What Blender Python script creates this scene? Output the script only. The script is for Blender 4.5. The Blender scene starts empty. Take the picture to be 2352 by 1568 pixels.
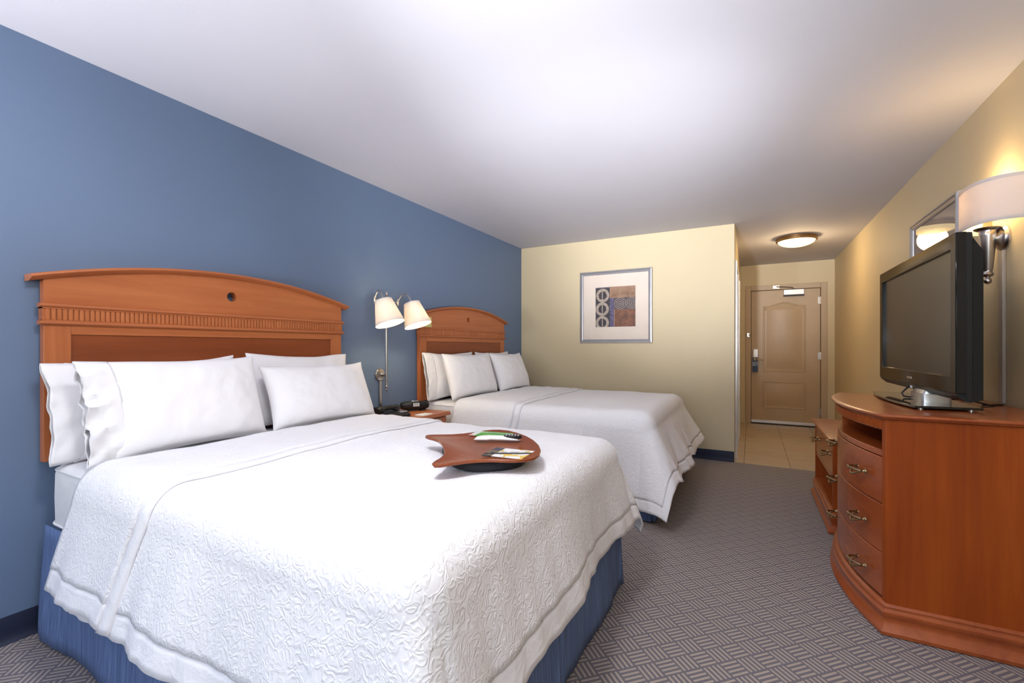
import bpy, math, random
from mathutils import Vector, Matrix, noise
random.seed(7)
R = math.radians
scene = bpy.context.scene
COL = scene.collection

# ------------------------------------------------------------------ camera, world, light, exposure
CAM_H = 1.17
cam_d = bpy.data.cameras.new('camera')
cam_d.sensor_width = 36.0
cam_d.lens = 36.0 * 1022.0 / 2352.0
cam_d.shift_y = 14.0 / 2352.0
cam_d.clip_start = 0.02
cam = bpy.data.objects.new('camera', cam_d)
cam.location = (0, 0, CAM_H)
cam.rotation_euler = (R(90), 0, R(28.24))
COL.objects.link(cam)
scene.camera = cam

world = bpy.data.worlds.new('world')
scene.world = world
world.use_nodes = True
wn = world.node_tree
wn.nodes.clear()
wo = wn.nodes.new('ShaderNodeOutputWorld')
wb = wn.nodes.new('ShaderNodeBackground')
sky = wn.nodes.new('ShaderNodeTexSky')
sky.sky_type = 'NISHITA'
sky.sun_disc = False
sky.sun_elevation = R(40)
sky.sun_rotation = R(120)
wb.inputs['Strength'].default_value = 0.25
wn.links.new(sky.outputs[0], wb.inputs[0])
wn.links.new(wb.outputs[0], wo.inputs[0])

# area light adding daylight through the unseen window behind the camera
WIN = dict(x0=-2.25, x1=0.80, z0=0.65, z1=2.20, y=-2.35)
def area_light(name, loc, rot, sx, sy, power, color):
    l = bpy.data.lights.new(name, 'AREA')
    l.shape = 'RECTANGLE'; l.size = sx; l.size_y = sy
    l.energy = power; l.color = color
    o = bpy.data.objects.new(name, l)
    o.location = loc; o.rotation_euler = rot
    COL.objects.link(o)
    return o
area_light('window_daylight', ((WIN['x0'] + WIN['x1']) / 2, WIN['y'] - 0.22, (WIN['z0'] + WIN['z1']) / 2),
           (R(90), 0, 0), WIN['x1'] - WIN['x0'], WIN['z1'] - WIN['z0'], 12.0, (0.93, 0.95, 1.0))

vs = scene.view_settings
vs.view_transform = 'Standard'
vs.look = 'None'
vs.gamma = 1.0
vs.use_curve_mapping = False
vs.exposure = 1.12

# ------------------------------------------------------------------ node expression helper
class E:
    """a socket (or number) with arithmetic"""
    def __init__(s, nt, v): s.nt = nt; s.v = v
    def _m(s, op, *o):
        n = s.nt.nodes.new('ShaderNodeMath'); n.operation = op
        for i, a in enumerate((s,) + o):
            a = a.v if isinstance(a, E) else a
            if isinstance(a, (int, float)): n.inputs[i].default_value = a
            else: s.nt.links.new(a, n.inputs[i])
        return E(s.nt, n.outputs[0])
    def __add__(s, o): return s._m('ADD', o)
    def __sub__(s, o): return s._m('SUBTRACT', o)
    def __mul__(s, o): return s._m('MULTIPLY', o)
    def __truediv__(s, o): return s._m('DIVIDE', o)
    def gt(s, o): return s._m('GREATER_THAN', o)
    def lt(s, o): return s._m('LESS_THAN', o)
    def floor(s): return s._m('FLOOR')
    def fract(s): return s._m('FRACT')
    def abs(s): return s._m('ABSOLUTE')
    def sin(s): return s._m('SINE')
    def sqrt(s): return s._m('SQRT')
    def mod2(s): return s._m('FLOORED_MODULO', 2.0)
    def between(s, a, b): return s.gt(a) * s.lt(b)

class Mat:
    def __init__(s, name):
        s.m = bpy.data.materials.new(name); s.m.use_nodes = True
        s.nt = s.m.node_tree
        s.b = s.nt.nodes['Principled BSDF']
        s.tc = None
    def coord(s, kind='Object'):
        if s.tc is None: s.tc = s.nt.nodes.new('ShaderNodeTexCoord')
        return s.tc.outputs[kind]
    def xyz(s, kind='Object'):
        n = s.nt.nodes.new('ShaderNodeSeparateXYZ'); s.nt.links.new(s.coord(kind), n.inputs[0])
        return [E(s.nt, n.outputs[i]) for i in range(3)]
    def mapped(s, scale=(1, 1, 1), rot=(0, 0, 0)):
        n = s.nt.nodes.new('ShaderNodeMapping')
        n.inputs['Scale'].default_value = scale; n.inputs['Rotation'].default_value = rot
        s.nt.links.new(s.coord(), n.inputs[0]); return n.outputs[0]
    def noise(s, scale=5, detail=2, rough=0.5, vec=None, dist=0.0):
        n = s.nt.nodes.new('ShaderNodeTexNoise')
        n.inputs['Scale'].default_value = scale; n.inputs['Detail'].default_value = detail
        n.inputs['Roughness'].default_value = rough; n.inputs['Distortion'].default_value = dist
        s.nt.links.new(vec if vec is not None else s.coord(), n.inputs['Vector'])
        return E(s.nt, n.outputs[0])
    def ramp(s, fac, stops):
        n = s.nt.nodes.new('ShaderNodeValToRGB')
        els = n.color_ramp.elements
        while len(els) < len(stops): els.new(0.5)
        for e, (p, c) in zip(els, stops): e.position = p; e.color = (*c, 1)
        s.nt.links.new(fac.v if isinstance(fac, E) else fac, n.inputs[0]); return n.outputs[0]
    def mix(s, fac, a, b):
        n = s.nt.nodes.new('ShaderNodeMix'); n.data_type = 'RGBA'
        for sock, v in ((n.inputs[0], fac), (n.inputs[6], a), (n.inputs[7], b)):
            v = v.v if isinstance(v, E) else v
            if isinstance(v, (int, float)): sock.default_value = v
            elif isinstance(v, tuple): sock.default_value = (*v, 1)
            else: s.nt.links.new(v, sock)
        return n.outputs[2]
    def col(s, c):
        if isinstance(c, tuple): s.b.inputs['Base Color'].default_value = (*c, 1)
        else: s.nt.links.new(c, s.b.inputs['Base Color'])
        return s
    def set(s, **k):
        for a, v in k.items(): s.b.inputs[a.replace('_', ' ')].default_value = v
        return s
    def bump(s, h, strength=0.3, dist=0.01):
        n = s.nt.nodes.new('ShaderNodeBump')
        n.inputs['Strength'].default_value = strength; n.inputs['Distance'].default_value = dist
        s.nt.links.new(h.v if isinstance(h, E) else h, n.inputs['Height'])
        s.nt.links.new(n.outputs[0], s.b.inputs['Normal']); return s

M = {}
def plain(name, c, rough=0.5, metal=0.0, var=0.06, nscale=6, bump=0.0, bscale=200, coat=0.0):
    """a procedural material: base colour with slight noise variation and optional fine relief"""
    m = Mat(name)
    f = m.noise(nscale, 3)
    lo = tuple(max(0, x * (1 - var)) for x in c); hi = tuple(min(1, x * (1 + var)) for x in c)
    m.col(m.ramp(f, [(0.3, lo), (0.7, hi)]))
    m.set(Roughness=rough, Metallic=metal)
    if coat: m.set(Coat_Weight=coat, Coat_Roughness=0.15)
    if bump: m.bump(m.noise(bscale, 3), bump, 0.002)
    M[name] = m.m
    return m

def wood(name, axis, dark, light, rough=0.33, spec=0.35, coat=0.12):
    m = Mat(name)
    sc = [28, 28, 28]; sc['XYZ'.index(axis)] = 1.6
    g = m.noise(1.0, 5, 0.6, vec=m.mapped(tuple(sc)), dist=0.4)
    sc2 = [3.5, 3.5, 3.5]; sc2['XYZ'.index(axis)] = 0.7
    b = m.noise(1.0, 2, 0.5, vec=m.mapped(tuple(sc2)))
    f = g * 0.55 + b * 0.45
    m.col(m.ramp(f, [(0.30, dark), (0.70, light)]))
    m.set(Roughness=rough, Coat_Weight=coat, Coat_Roughness=0.22, Specular_IOR_Level=spec)
    m.bump(g, 0.04, 0.002)
    M[name] = m.m

plain('blue_paint', (0.135, 0.200, 0.325), 0.55, var=0.02, nscale=2, bump=0.10, bscale=260)
plain('cream_paint', (0.67, 0.56, 0.36), 0.6, var=0.02, nscale=2, bump=0.10, bscale=260)
plain('ceiling_paint', (0.57, 0.56, 0.605), 0.8, var=0.012, nscale=2, bump=0.10, bscale=220)
plain('navy_vinyl', (0.010, 0.016, 0.045), 0.6)
plain('white_metal', (0.78, 0.79, 0.82), 0.35, metal=0.3)
plain('trim_taupe', (0.50, 0.38, 0.25), 0.45, var=0.03)
plain('door_paint', (0.50, 0.365, 0.225), 0.42, var=0.03)
plain('nickel', (0.52, 0.49, 0.46), 0.28, metal=1.0, var=0.03)
plain('bronze', (0.36, 0.27, 0.15), 0.3, metal=1.0, var=0.08)
plain('dark_bronze', (0.30, 0.18, 0.08), 0.35, metal=0.9, var=0.08)
plain('silver_frame', (0.50, 0.50, 0.53), 0.32, metal=0.75, var=0.05)
plain('mat_board', (0.70, 0.61, 0.53), 0.8, var=0.02)
plain('gloss_black', (0.005, 0.005, 0.006), 0.07).set(Specular_IOR_Level=0.35)
plain('matte_black', (0.011, 0.012, 0.014), 0.42).set(Specular_IOR_Level=0.35)
plain('black_cloth', (0.012, 0.012, 0.016), 0.85)
plain('screen', (0.022, 0.020, 0.019), 0.22)
plain('white_plastic', (0.80, 0.80, 0.82), 0.35)
plain('paper', (0.82, 0.80, 0.76), 0.8)
plain('grout', (0.30, 0.24, 0.17), 0.9)
plain('brushed_steel', (0.62, 0.63, 0.66), 0.25, metal=0.9)
plain('conduit', (0.40, 0.35, 0.30), 0.45, metal=0.3)
plain('pale_yellow', (0.62, 0.58, 0.22), 0.7)
plain('blue_card', (0.02, 0.05, 0.16), 0.4)
plain('pale_card', (0.35, 0.42, 0.60), 0.5)
plain('bulb_sleeve', (0.55, 0.36, 0.18), 0.6)
wood('cherry_y', 'Y', (0.37, 0.104, 0.034), (0.56, 0.19, 0.068))
wood('cherry_z', 'Z', (0.37, 0.104, 0.034), (0.56, 0.19, 0.068))
wood('cherry_x', 'X', (0.37, 0.104, 0.034), (0.56, 0.19, 0.068))
wood('cherry_panel', 'Y', (0.20, 0.048, 0.015), (0.31, 0.082, 0.026))
wood('chest_z', 'Z', (0.24, 0.040, 0.005), (0.41, 0.085, 0.010), 0.40, 0.2, 0.05)
wood('chest_y', 'Y', (0.29, 0.054, 0.011), (0.45, 0.105, 0.022), 0.27, 0.5, 0.35)
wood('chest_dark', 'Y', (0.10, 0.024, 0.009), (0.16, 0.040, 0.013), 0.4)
wood('tray_wood', 'X', (0.18, 0.036, 0.008), (0.28, 0.066, 0.014), 0.25)

# carpet: basket weave of four tan stripes per block, laid at 45 degrees
def carpet():
    m = Mat('carpet')
    x, y, z = m.xyz()
    k = 0.70710678 / 0.0755
    a = (x + y) * k + 400.0
    b = (y - x) * k + 400.0
    chk = (a.floor() + b.floor()).mod2()
    fa = a.fract(); fb = b.fract()
    run = fa + chk * (fb - fa)            # across the stripes
    end = fb + chk * (fa - fb)            # along the stripes
    s = (run * 4.0).fract()
    stripe = s.between(0.24, 0.70) * end.between(0.05, 0.95)
    n = m.noise(420, 2)
    big = m.noise(1.7, 3)
    ground = m.ramp(n, [(0.3, (0.115, 0.107, 0.132)), (0.7, (0.205, 0.188, 0.212))])
    tan = m.ramp(n, [(0.3, (0.36, 0.30, 0.245)), (0.7, (0.54, 0.46, 0.385))])
    c = m.mix(stripe, ground, tan)
    c = m.mix(big * 0.25, c, (0.19, 0.17, 0.175))
    m.col(c).set(Roughness=0.95)
    m.bump(n + stripe * 0.5, 0.35, 0.003)
    M['carpet'] = m.m
carpet()

def tile_mat():
    m = Mat('tile')
    g = m.noise(1.0, 4, 0.6, vec=m.mapped((2.0, 9.0, 2.0)), dist=0.6)
    m.col(m.ramp(g, [(0.25, (0.46, 0.36, 0.25)), (0.75, (0.60, 0.49, 0.36))])).set(Roughness=0.32)
    M['tile'] = m.m
tile_mat()

def quilt():
    m = Mat('quilt')
    w = m.noise(9, 2)
    base = m.noise(33, 1.5, 0.45, dist=1.4)
    ridge = (base - 0.5).abs() * 7.0
    ridge = ridge._m('MINIMUM', 1.0)
    fine = m.noise(110, 2)
    h = ridge * -1.0 + fine * 0.12 + w * 0.6
    m.col((0.86, 0.855, 0.88)).set(Roughness=0.85, Sheen_Weight=0.15)
    m.bump(h, 0.36, 0.0045)
    M['quilt'] = m.m
quilt()
def linen(name, c, strength=0.25, scale=7):
    m = Mat(name)
    w = m.noise(scale, 3, 0.55, dist=0.8)
    f = m.noise(260, 1)
    m.col(c).set(Roughness=0.8, Sheen_Weight=0.1)
    m.bump(w + f * 0.03, strength, 0.03)
    M[name] = m.m
linen('pillow_linen', (0.85, 0.845, 0.87), 0.22, 6)
linen('sheet_linen', (0.78, 0.775, 0.79), 0.25, 8)
linen('hem_linen', (0.86, 0.855, 0.88), 0.20, 18)

def denim():
    m = Mat('denim')
    g = m.noise(1.0, 4, 0.65, vec=m.mapped((130, 130, 2.5)))
    m.col(m.ramp(g, [(0.3, (0.060, 0.100, 0.215)), (0.7, (0.155, 0.235, 0.44))])).set(Roughness=0.85)
    m.bump(g, 0.35, 0.003)
    M['denim'] = m.m
denim()

def shade_mat(name, c, trans):
    m = Mat(name)
    nt = m.nt
    out = nt.nodes['Material Output']
    d = nt.nodes.new('ShaderNodeBsdfDiffuse'); t = nt.nodes.new('ShaderNodeBsdfTranslucent')
    weave = m.noise(300, 2)
    cc = m.ramp(weave, [(0.3, tuple(x * 0.96 for x in c)), (0.7, c)])
    nt.links.new(cc, d.inputs[0]); t.inputs[0].default_value = (*trans, 1)
    mx = nt.nodes.new('ShaderNodeMixShader'); mx.inputs[0].default_value = 0.30
    nt.links.new(d.outputs[0], mx.inputs[1]); nt.links.new(t.outputs[0], mx.inputs[2])
    nt.links.new(mx.outputs[0], out.inputs[0])
    nt.nodes.remove(m.b)
    M[name] = m.m
shade_mat('shade_fabric', (0.86, 0.83, 0.81), (0.80, 0.74, 0.68))
shade_mat('sconce_fabric', (0.85, 0.83, 0.83), (0.68, 0.60, 0.54))

def emit(name, c, s):
    m = Mat(name); m.col(c).set(Emission_Strength=s)
    f = m.noise(20, 2)
    m.nt.links.new(m.ramp(f, [(0.3, tuple(x * 0.95 for x in c)), (0.7, c)]), m.b.inputs['Emission Color'])
    M[name] = m.m
emit('lamp_glass', (1.0, 0.78, 0.38), 1.1)
emit('bulb', (1.0, 0.80, 0.50), 5.0)
def lcd():
    m = Mat('lcd'); n = m.noise(60, 2)
    m.col(m.ramp(n, [(0.4, (0.42, 0.47, 0.46)), (0.6, (0.55, 0.60, 0.58))])).set(Roughness=0.2)
    M['lcd'] = m.m
lcd()
def pane():
    m = Mat('window_glass'); nt = m.nt
    out = nt.nodes['Material Output']
    t = nt.nodes.new('ShaderNodeBsdfTransparent'); g = nt.nodes.new('ShaderNodeBsdfGlossy')
    g.inputs['Roughness'].default_value = 0.02
    mx = nt.nodes.new('ShaderNodeMixShader'); mx.inputs[0].default_value = 0.05
    nt.links.new(t.outputs[0], mx.inputs[1]); nt.links.new(g.outputs[0], mx.inputs[2])
    nt.links.new(mx.outputs[0], out.inputs[0]); nt.nodes.remove(m.b)
    M['window_glass'] = m.m
    m = Mat('picture_glass'); nt = m.nt
    out = nt.nodes['Material Output']
    t = nt.nodes.new('ShaderNodeBsdfTransparent'); g = nt.nodes.new('ShaderNodeBsdfGlossy')
    g.inputs['Roughness'].default_value = 0.01
    fr = nt.nodes.new('ShaderNodeFresnel'); fr.inputs[0].default_value = 1.25
    mx = nt.nodes.new('ShaderNodeMixShader')
    nt.links.new(fr.outputs[0], mx.inputs[0])
    nt.links.new(t.outputs[0], mx.inputs[1]); nt.links.new(g.outputs[0], mx.inputs[2])
    nt.links.new(mx.outputs[0], out.inputs[0]); nt.nodes.remove(m.b)
    M['picture_glass'] = m.m
    m = Mat('base_glass')
    m.col((0.01, 0.014, 0.012)).set(Roughness=0.04, Coat_Weight=0.5)
    n = m.noise(3, 1); m.col(m.ramp(n, [(0.3, (0.008, 0.012, 0.010)), (0.7, (0.012, 0.016, 0.014))]))
    M['base_glass'] = m.m
    m = Mat('mirror'); m.col((0.85, 0.87, 0.86)).set(Roughness=0.03, Metallic=1.0)
    n = m.noise(2, 1); m.col(m.ramp(n, [(0.3, (0.83, 0.85, 0.84)), (0.7, (0.87, 0.89, 0.88))]))
    M['mirror'] = m.m
pane()

def art_mat(name, warm):
    """abstract collage print; object coordinates: x across, z up, both -0.5..0.5"""
    m = Mat(name)
    X, Y, Z = m.xyz()
    a = X + 0.5; b = Z + 0.5
    n1 = m.noise(5, 4, 0.6); n2 = m.noise(22, 3)
    tan = m.ramp(n1, [(0.30, (0.17, 0.085, 0.045)), (0.55, (0.34, 0.20, 0.12)), (0.75, (0.30, 0.22, 0.19))])
    red = m.ramp(n1, [(0.30, (0.085, 0.035, 0.022)), (0.55, (0.22, 0.085, 0.04)), (0.72, (0.30, 0.14, 0.075))])
    purple = m.ramp(n2, [(0.35, (0.055, 0.045, 0.10)), (0.65, (0.16, 0.13, 0.23))])
    ink = m.ramp(n2, [(0.35, (0.022, 0.018, 0.026)), (0.65, (0.055, 0.042, 0.05))])
    beige = m.ramp(n2, [(0.35, (0.30, 0.24, 0.19)), (0.65, (0.46, 0.38, 0.31))])
    band = m.ramp(n2, [(0.35, (0.055, 0.04, 0.045)), (0.65, (0.13, 0.09, 0.085))])
    c = m.mix(b.gt(0.72), red, tan)
    wob = (n2 - 0.5) * 0.03
    def dist(cx, cy, sx=1.0):
        dx = (a - cx) * sx; dy = b - cy
        return (dx * dx + dy * dy).sqrt() + wob
    bandmask = b.between(0.43, 0.72) * a.gt(0.47)
    c = m.mix(bandmask, c, band)
    for cx, cy, r in ((0.625, 0.575, 0.145), (0.90, 0.575, 0.14)):
        d = dist(cx, cy)
        lines = (d * 150.0).sin().gt(0.55) * d.lt(r) * bandmask
        c = m.mix(lines, c, (0.33, 0.26, 0.23))
    c = m.mix(a.between(0.365, 0.47) * b.lt(0.72), c, purple)
    c = m.mix(a.between(0.470, 0.482) * b.lt(0.43), c, (0.33, 0.25, 0.22))
    left = a.lt(0.365)
    c = m.mix(left, c, ink)
    for cx, cy in ((0.185, 0.795), (0.175, 0.455), (0.175, 0.11)):
        c = m.mix(dist(cx, cy, 1.02).between(0.104, 0.172) * left, c, beige)
    c = m.mix(a.between(0.165, 0.188) * b.lt(0.96), c, beige)
    c = m.mix(left * b.gt(0.985), c, (0.22, 0.18, 0.24))
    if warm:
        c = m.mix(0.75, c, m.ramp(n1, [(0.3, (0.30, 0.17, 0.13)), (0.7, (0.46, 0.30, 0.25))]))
    m.col(c).set(Roughness=0.6)
    M[name] = m.m
art_mat('art_print', False)
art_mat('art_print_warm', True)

def leaflet_mat():
    m = Mat('leaflet'); X, Y, Z = m.xyz()
    n = m.noise(14, 2)
    g = m.ramp(n, [(0.35, (0.06, 0.28, 0.04)), (0.65, (0.16, 0.46, 0.09))])
    c = m.mix(X.lt(-0.058), g, (0.70, 0.72, 0.70))
    c = m.mix((X + Y).lt(-0.105), c, (0.62, 0.36, 0.32))
    c = m.mix(Y.between(0.028, 0.034), c, (0.75, 0.80, 0.70))
    m.col(c).set(Roughness=0.35); M['leaflet'] = m.m
    m = Mat('menu_card'); X, Y, Z = m.xyz()
    n = m.noise(40, 2); n2 = m.noise(18, 2)
    c = m.mix(n2.gt(0.56), (0.80, 0.79, 0.78), (0.72, 0.50, 0.10))
    c = m.mix((X + n * 0.02).lt(-0.028), c, (0.025, 0.028, 0.045))
    c = m.mix((X + n * 0.02).lt(-0.028) * ((Y * 90.0).fract().lt(0.22)) * Y.lt(0.02), c, (0.65, 0.50, 0.14))
    d = X * 0.42 - Y
    c = m.mix(d.between(-0.004, 0.018), c, (0.015, 0.016, 0.03))
    c = m.mix(d.between(-0.016, -0.010) * n.gt(0.47), c, (0.05, 0.05, 0.07))
    m.col(c).set(Roughness=0.3); M['menu_card'] = m.m
    m = Mat('hanger_print'); X, Y, Z = m.xyz()
    n = m.noise(60, 2)
    c = m.mix(Z.between(-0.035, 0.028), (0.015, 0.032, 0.105), m.ramp(n, [(0.4, (0.10, 0.17, 0.36)), (0.6, (0.42, 0.46, 0.58))]))
    bars = (Z * 75.0).fract().gt(0.5) * X.between(0.0, 0.034) * Z.between(-0.035, 0.020)
    c = m.mix(bars, c, (0.02, 0.03, 0.09))
    m.col(c).set(Roughness=0.4); M['hanger_print'] = m.m
leaflet_mat()

# ------------------------------------------------------------------ mesh helpers
class MB:
    def __init__(s): s.v = []; s.f = []
    def add(s, vs_, fs):
        o = len(s.v); s.v += [tuple(p) for p in vs_]; s.f += [tuple(i + o for i in f) for f in fs]; return s
    def box(s, x0, x1, y0, y1, z0, z1):
        return s.add([(x, y, z) for x in (x0, x1) for y in (y0, y1) for z in (z0, z1)],
                     [(0, 1, 3, 2), (4, 6, 7, 5), (0, 4, 5, 1), (2, 3, 7, 6), (0, 2, 6, 4), (1, 5, 7, 3)])
    def tube(s, path, r, n=10, cap=True, closed=False):
        P = [Vector(p) for p in path]; k = len(P)
        rr = r if isinstance(r, (list, tuple)) else [r] * k
        ref = None; vs_ = []
        for i, p in enumerate(P):
            a = P[i - 1] if (i > 0 or closed) else p
            b = P[(i + 1) % k] if (i < k - 1 or closed) else p
            t = (b - a).normalized()
            if ref is None:
                ref = t.orthogonal().normalized()
            ref = (ref - t * ref.dot(t)).normalized()
            bi = t.cross(ref)
            for j in range(n):
                an = 2 * math.pi * j / n
                vs_.append(p + (ref * math.cos(an) + bi * math.sin(an)) * rr[i])
        fs = []
        for i in range(k if closed else k - 1):
            i2 = (i + 1) % k
            for j in range(n):
                j2 = (j + 1) % n
                fs.append((i * n + j, i * n + j2, i2 * n + j2, i2 * n + j))
        if cap and not closed:
            fs.append(tuple(reversed(range(n)))); fs.append(tuple((k - 1) * n + j for j in range(n)))
        return s.add(vs_, fs)
    def lathe(s, prof, center=(0, 0, 0), axis=(0, 0, 1), n=24, closed=False):
        ax = Vector(axis).normalized(); u = ax.orthogonal().normalized(); w = ax.cross(u); c = Vector(center)
        vs_ = []
        for (r, h) in prof:
            for j in range(n):
                an = 2 * math.pi * j / n
                vs_.append(c + ax * h + (u * math.cos(an) + w * math.sin(an)) * max(r, 1e-5))
        fs = []; k = len(prof)
        for i in range(k if closed else k - 1):
            i2 = (i + 1) % k
            for j in range(n):
                j2 = (j + 1) % n
                fs.append((i * n + j, i * n + j2, i2 * n + j2, i2 * n + j))
        if not closed:
            fs.append(tuple(reversed(range(n)))); fs.append(tuple((k - 1) * n + j for j in range(n)))
        return s.add(vs_, fs)
    def loft(s, rings, cap0=True, cap1=True):
        n = len(rings[0]); vs_ = [p for r in rings for p in r]; fs = []
        for i in range(len(rings) - 1):
            for j in range(n):
                j2 = (j + 1) % n
                fs.append((i * n + j, i * n + j2, (i + 1) * n + j2, (i + 1) * n + j))
        if cap0: fs.append(tuple(reversed(range(n))))
        if cap1: fs.append(tuple((len(rings) - 1) * n + j for j in range(n)))
        return s.add(vs_, fs)
    def grid(s, fn, nu, nv):
        vs_ = [fn(i / nu, j / nv) for j in range(nv + 1) for i in range(nu + 1)]
        fs = [(j * (nu + 1) + i, j * (nu + 1) + i + 1, (j + 1) * (nu + 1) + i + 1, (j + 1) * (nu + 1) + i)
              for j in range(nv) for i in range(nu)]
        return s.add(vs_, fs)
    def build(s, name, mat, parent=None, bevel=0.0, smooth=None, solid=0.0, loc=None, seg=2, sub=0, rot=None, recalc=True):
        me = bpy.data.meshes.new(name)
        me.from_pydata(s.v, [], s.f); me.update()
        if recalc:
            import bmesh
            bm = bmesh.new(); bm.from_mesh(me)
            bmesh.ops.recalc_face_normals(bm, faces=bm.faces); bm.to_mesh(me); bm.free()
        me.materials.append(M[mat])
        o = bpy.data.objects.new(name, me); COL.objects.link(o)
        if parent is not None:
            o.parent = parent
            if loc is None: o.matrix_parent_inverse = parent.matrix_basis.inverted()
        if loc is not None: o.location = loc
        if rot is not None: o.rotation_euler = rot
        if solid:
            m = o.modifiers.new('solid', 'SOLIDIFY'); m.thickness = solid; m.offset = 0
        if bevel:
            m = o.modifiers.new('bevel', 'BEVEL'); m.width = bevel; m.segments = seg; m.limit_method = 'ANGLE'; m.angle_limit = R(35)
        if sub:
            m = o.modifiers.new('sub', 'SUBSURF'); m.levels = sub; m.render_levels = sub
        if smooth is not None or bevel or sub:
            try: me.shade_smooth() if False else me.polygons.foreach_set('use_smooth', [True] * len(me.polygons))
            except Exception: pass
            ang = R(smooth if smooth is not None else 35)
            if ang < R(175):
                set_sharp(me, ang)
        return o

def set_sharp(me, ang):
    me.set_sharp_from_angle(angle=ang)

def offset_poly(P, d):
    """offset a closed 2d outline outward by d (outline counter-clockwise)"""
    n = len(P); out = []
    for i in range(n):
        a = Vector(P[i - 1]); b = Vector(P[i]); c = Vector(P[(i + 1) % n])
        e1 = (b - a); e2 = (c - b)
        if e1.length < 1e-9: e1 = e2
        if e2.length < 1e-9: e2 = e1
        e1.normalize(); e2.normalize()
        n1 = Vector((e1.y, -e1.x)); n2 = Vector((e2.y, -e2.x))
        m = (n1 + n2)
        m = m / max(m.length_squared, 0.3) * 2.0
        out.append((b.x + m.x * d, b.y + m.y * d))
    return out

def tag(o, label=None, cat=None, group=None, kind=None):
    if label: o['label'] = label
    if cat: o['category'] = cat
    if group: o['group'] = group
    if kind: o['kind'] = kind
    return o
def thing(name, loc, label, cat, group=None):
    o = bpy.data.objects.new(name, None); o.empty_display_size = 0.1; o.location = loc
    COL.objects.link(o)
    return tag(o, label, cat, group)
def struct(o): o['kind'] = 'structure'; return o
def stuff(o): o['kind'] = 'stuff'; return o
def point_light(name, loc, power, color, size=0.03, parent=None):
    l = bpy.data.lights.new(name, 'POINT'); l.energy = power; l.color = color; l.shadow_soft_size = size
    o = bpy.data.objects.new(name, l); o.location = loc; COL.objects.link(o)
    if parent is not None:
        o.parent = parent; o.matrix_parent_inverse = parent.matrix_basis.inverted()
    return o

# ------------------------------------------------------------------ the room
XL, XR = -2.60, 1.06          # blue wall, cream wall with the television
YB, YW, YE = 5.09, -2.35, 7.83  # far wall, window wall, wall with the entry door
XH = -0.148                   # left side of the entry passage
ZC = 2.44

struct(MB().box(XL - 0.1, XR + 0.1, YW - 0.1, 5.07, -0.08, 0.0).build('floor', 'carpet'))
hall = struct(MB().box(XH - 0.05, XR + 0.05, 5.07, YE + 0.1, -0.08, -0.004).build('floor_hall', 'grout'))
tile_s = 0.405
tmesh = None
for iy in range(7):
    for ix in range(-1, 3):
        x0 = -0.06 + ix * tile_s; y0 = 5.073 + iy * tile_s
        x1 = min(x0 + tile_s - 0.005, XR); xa = max(x0, XH); y1 = min(y0 + tile_s - 0.005, YE + 0.05)
        if x1 - xa < 0.02 or y1 - y0 < 0.03: continue
        MB().box(xa, x1, y0, y1, -0.006, 0.001).build('tile', 'tile', hall, bevel=0.0015, seg=1)
struct(MB().box(XL - 0.1, XR + 0.1, YW - 0.1, YE + 0.1, ZC, ZC + 0.1).build('ceiling', 'ceiling_paint'))
struct(MB().box(XL - 0.12, XL, YW - 0.1, YB + 0.1, 0, ZC).build('wall_left', 'blue_paint'))
struct(MB().box(XL, XH, YB, YB + 0.11, 0, ZC).build('wall_back', 'cream_paint', bevel=0.004))
struct(MB().box(XH - 0.11, XH, YB + 0.11, YE + 0.1, 0, ZC).build('wall_hall', 'cream_paint'))
struct(MB().box(XR, XR + 0.12, YW - 0.1, YE + 0.1, 0, ZC).build('wall_right', 'cream_paint'))
DX0, DX1, DZ1 = -0.030, 0.925, 2.075
w = MB().box(XH - 0.1, DX0, YE, YE + 0.12, 0, ZC).box(DX1, XR, YE, YE + 0.12, 0, ZC).box(DX0, DX1, YE, YE + 0.12, DZ1, ZC)
w.box(XH - 0.1, XR, YE + 0.12, YE + 0.16, 0, ZC)  # unseen backing added to block outside light at the door gaps
struct(w.build('wall_end', 'cream_paint'))
w = (MB().box(XL, WIN['x0'], YW - 0.12, YW, 0, ZC).box(WIN['x1'], XR, YW - 0.12, YW, 0, ZC)
     .box(WIN['x0'], WIN['x1'], YW - 0.12, YW, 0, WIN['z0']).box(WIN['x0'], WIN['x1'], YW - 0.12, YW, WIN['z1'], ZC))
struct(w.build('wall_window', 'cream_paint'))
# unseen window behind the camera, put in as a light source
wf = struct(MB().box(WIN['x0'], WIN['x1'], YW - 0.10, YW - 0.04, WIN['z0'], WIN['z0'] + 0.05)
            .box(WIN['x0'], WIN['x1'], YW - 0.10, YW - 0.04, WIN['z1'] - 0.05, WIN['z1'])
            .box(WIN['x0'], WIN['x0'] + 0.05, YW - 0.10, YW - 0.04, WIN['z0'], WIN['z1'])
            .box(WIN['x1'] - 0.05, WIN['x1'], YW - 0.10, YW - 0.04, WIN['z0'], WIN['z1']).build('window_1', 'white_metal'))
mid = (WIN['x0'] + WIN['x1']) / 2
MB().box(mid - 0.03, mid + 0.03, YW - 0.10, YW - 0.04, WIN['z0'], WIN['z1']).build('window_mullion', 'white_metal', wf)
for xa, xb in ((WIN['x0'] + 0.05, mid - 0.03), (mid + 0.03, WIN['x1'] - 0.05)):
    MB().box(xa, xb, YW - 0.072, YW - 0.068, WIN['z0'] + 0.05, WIN['z1'] - 0.05).build('window_pane', 'window_glass', wf)

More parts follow.
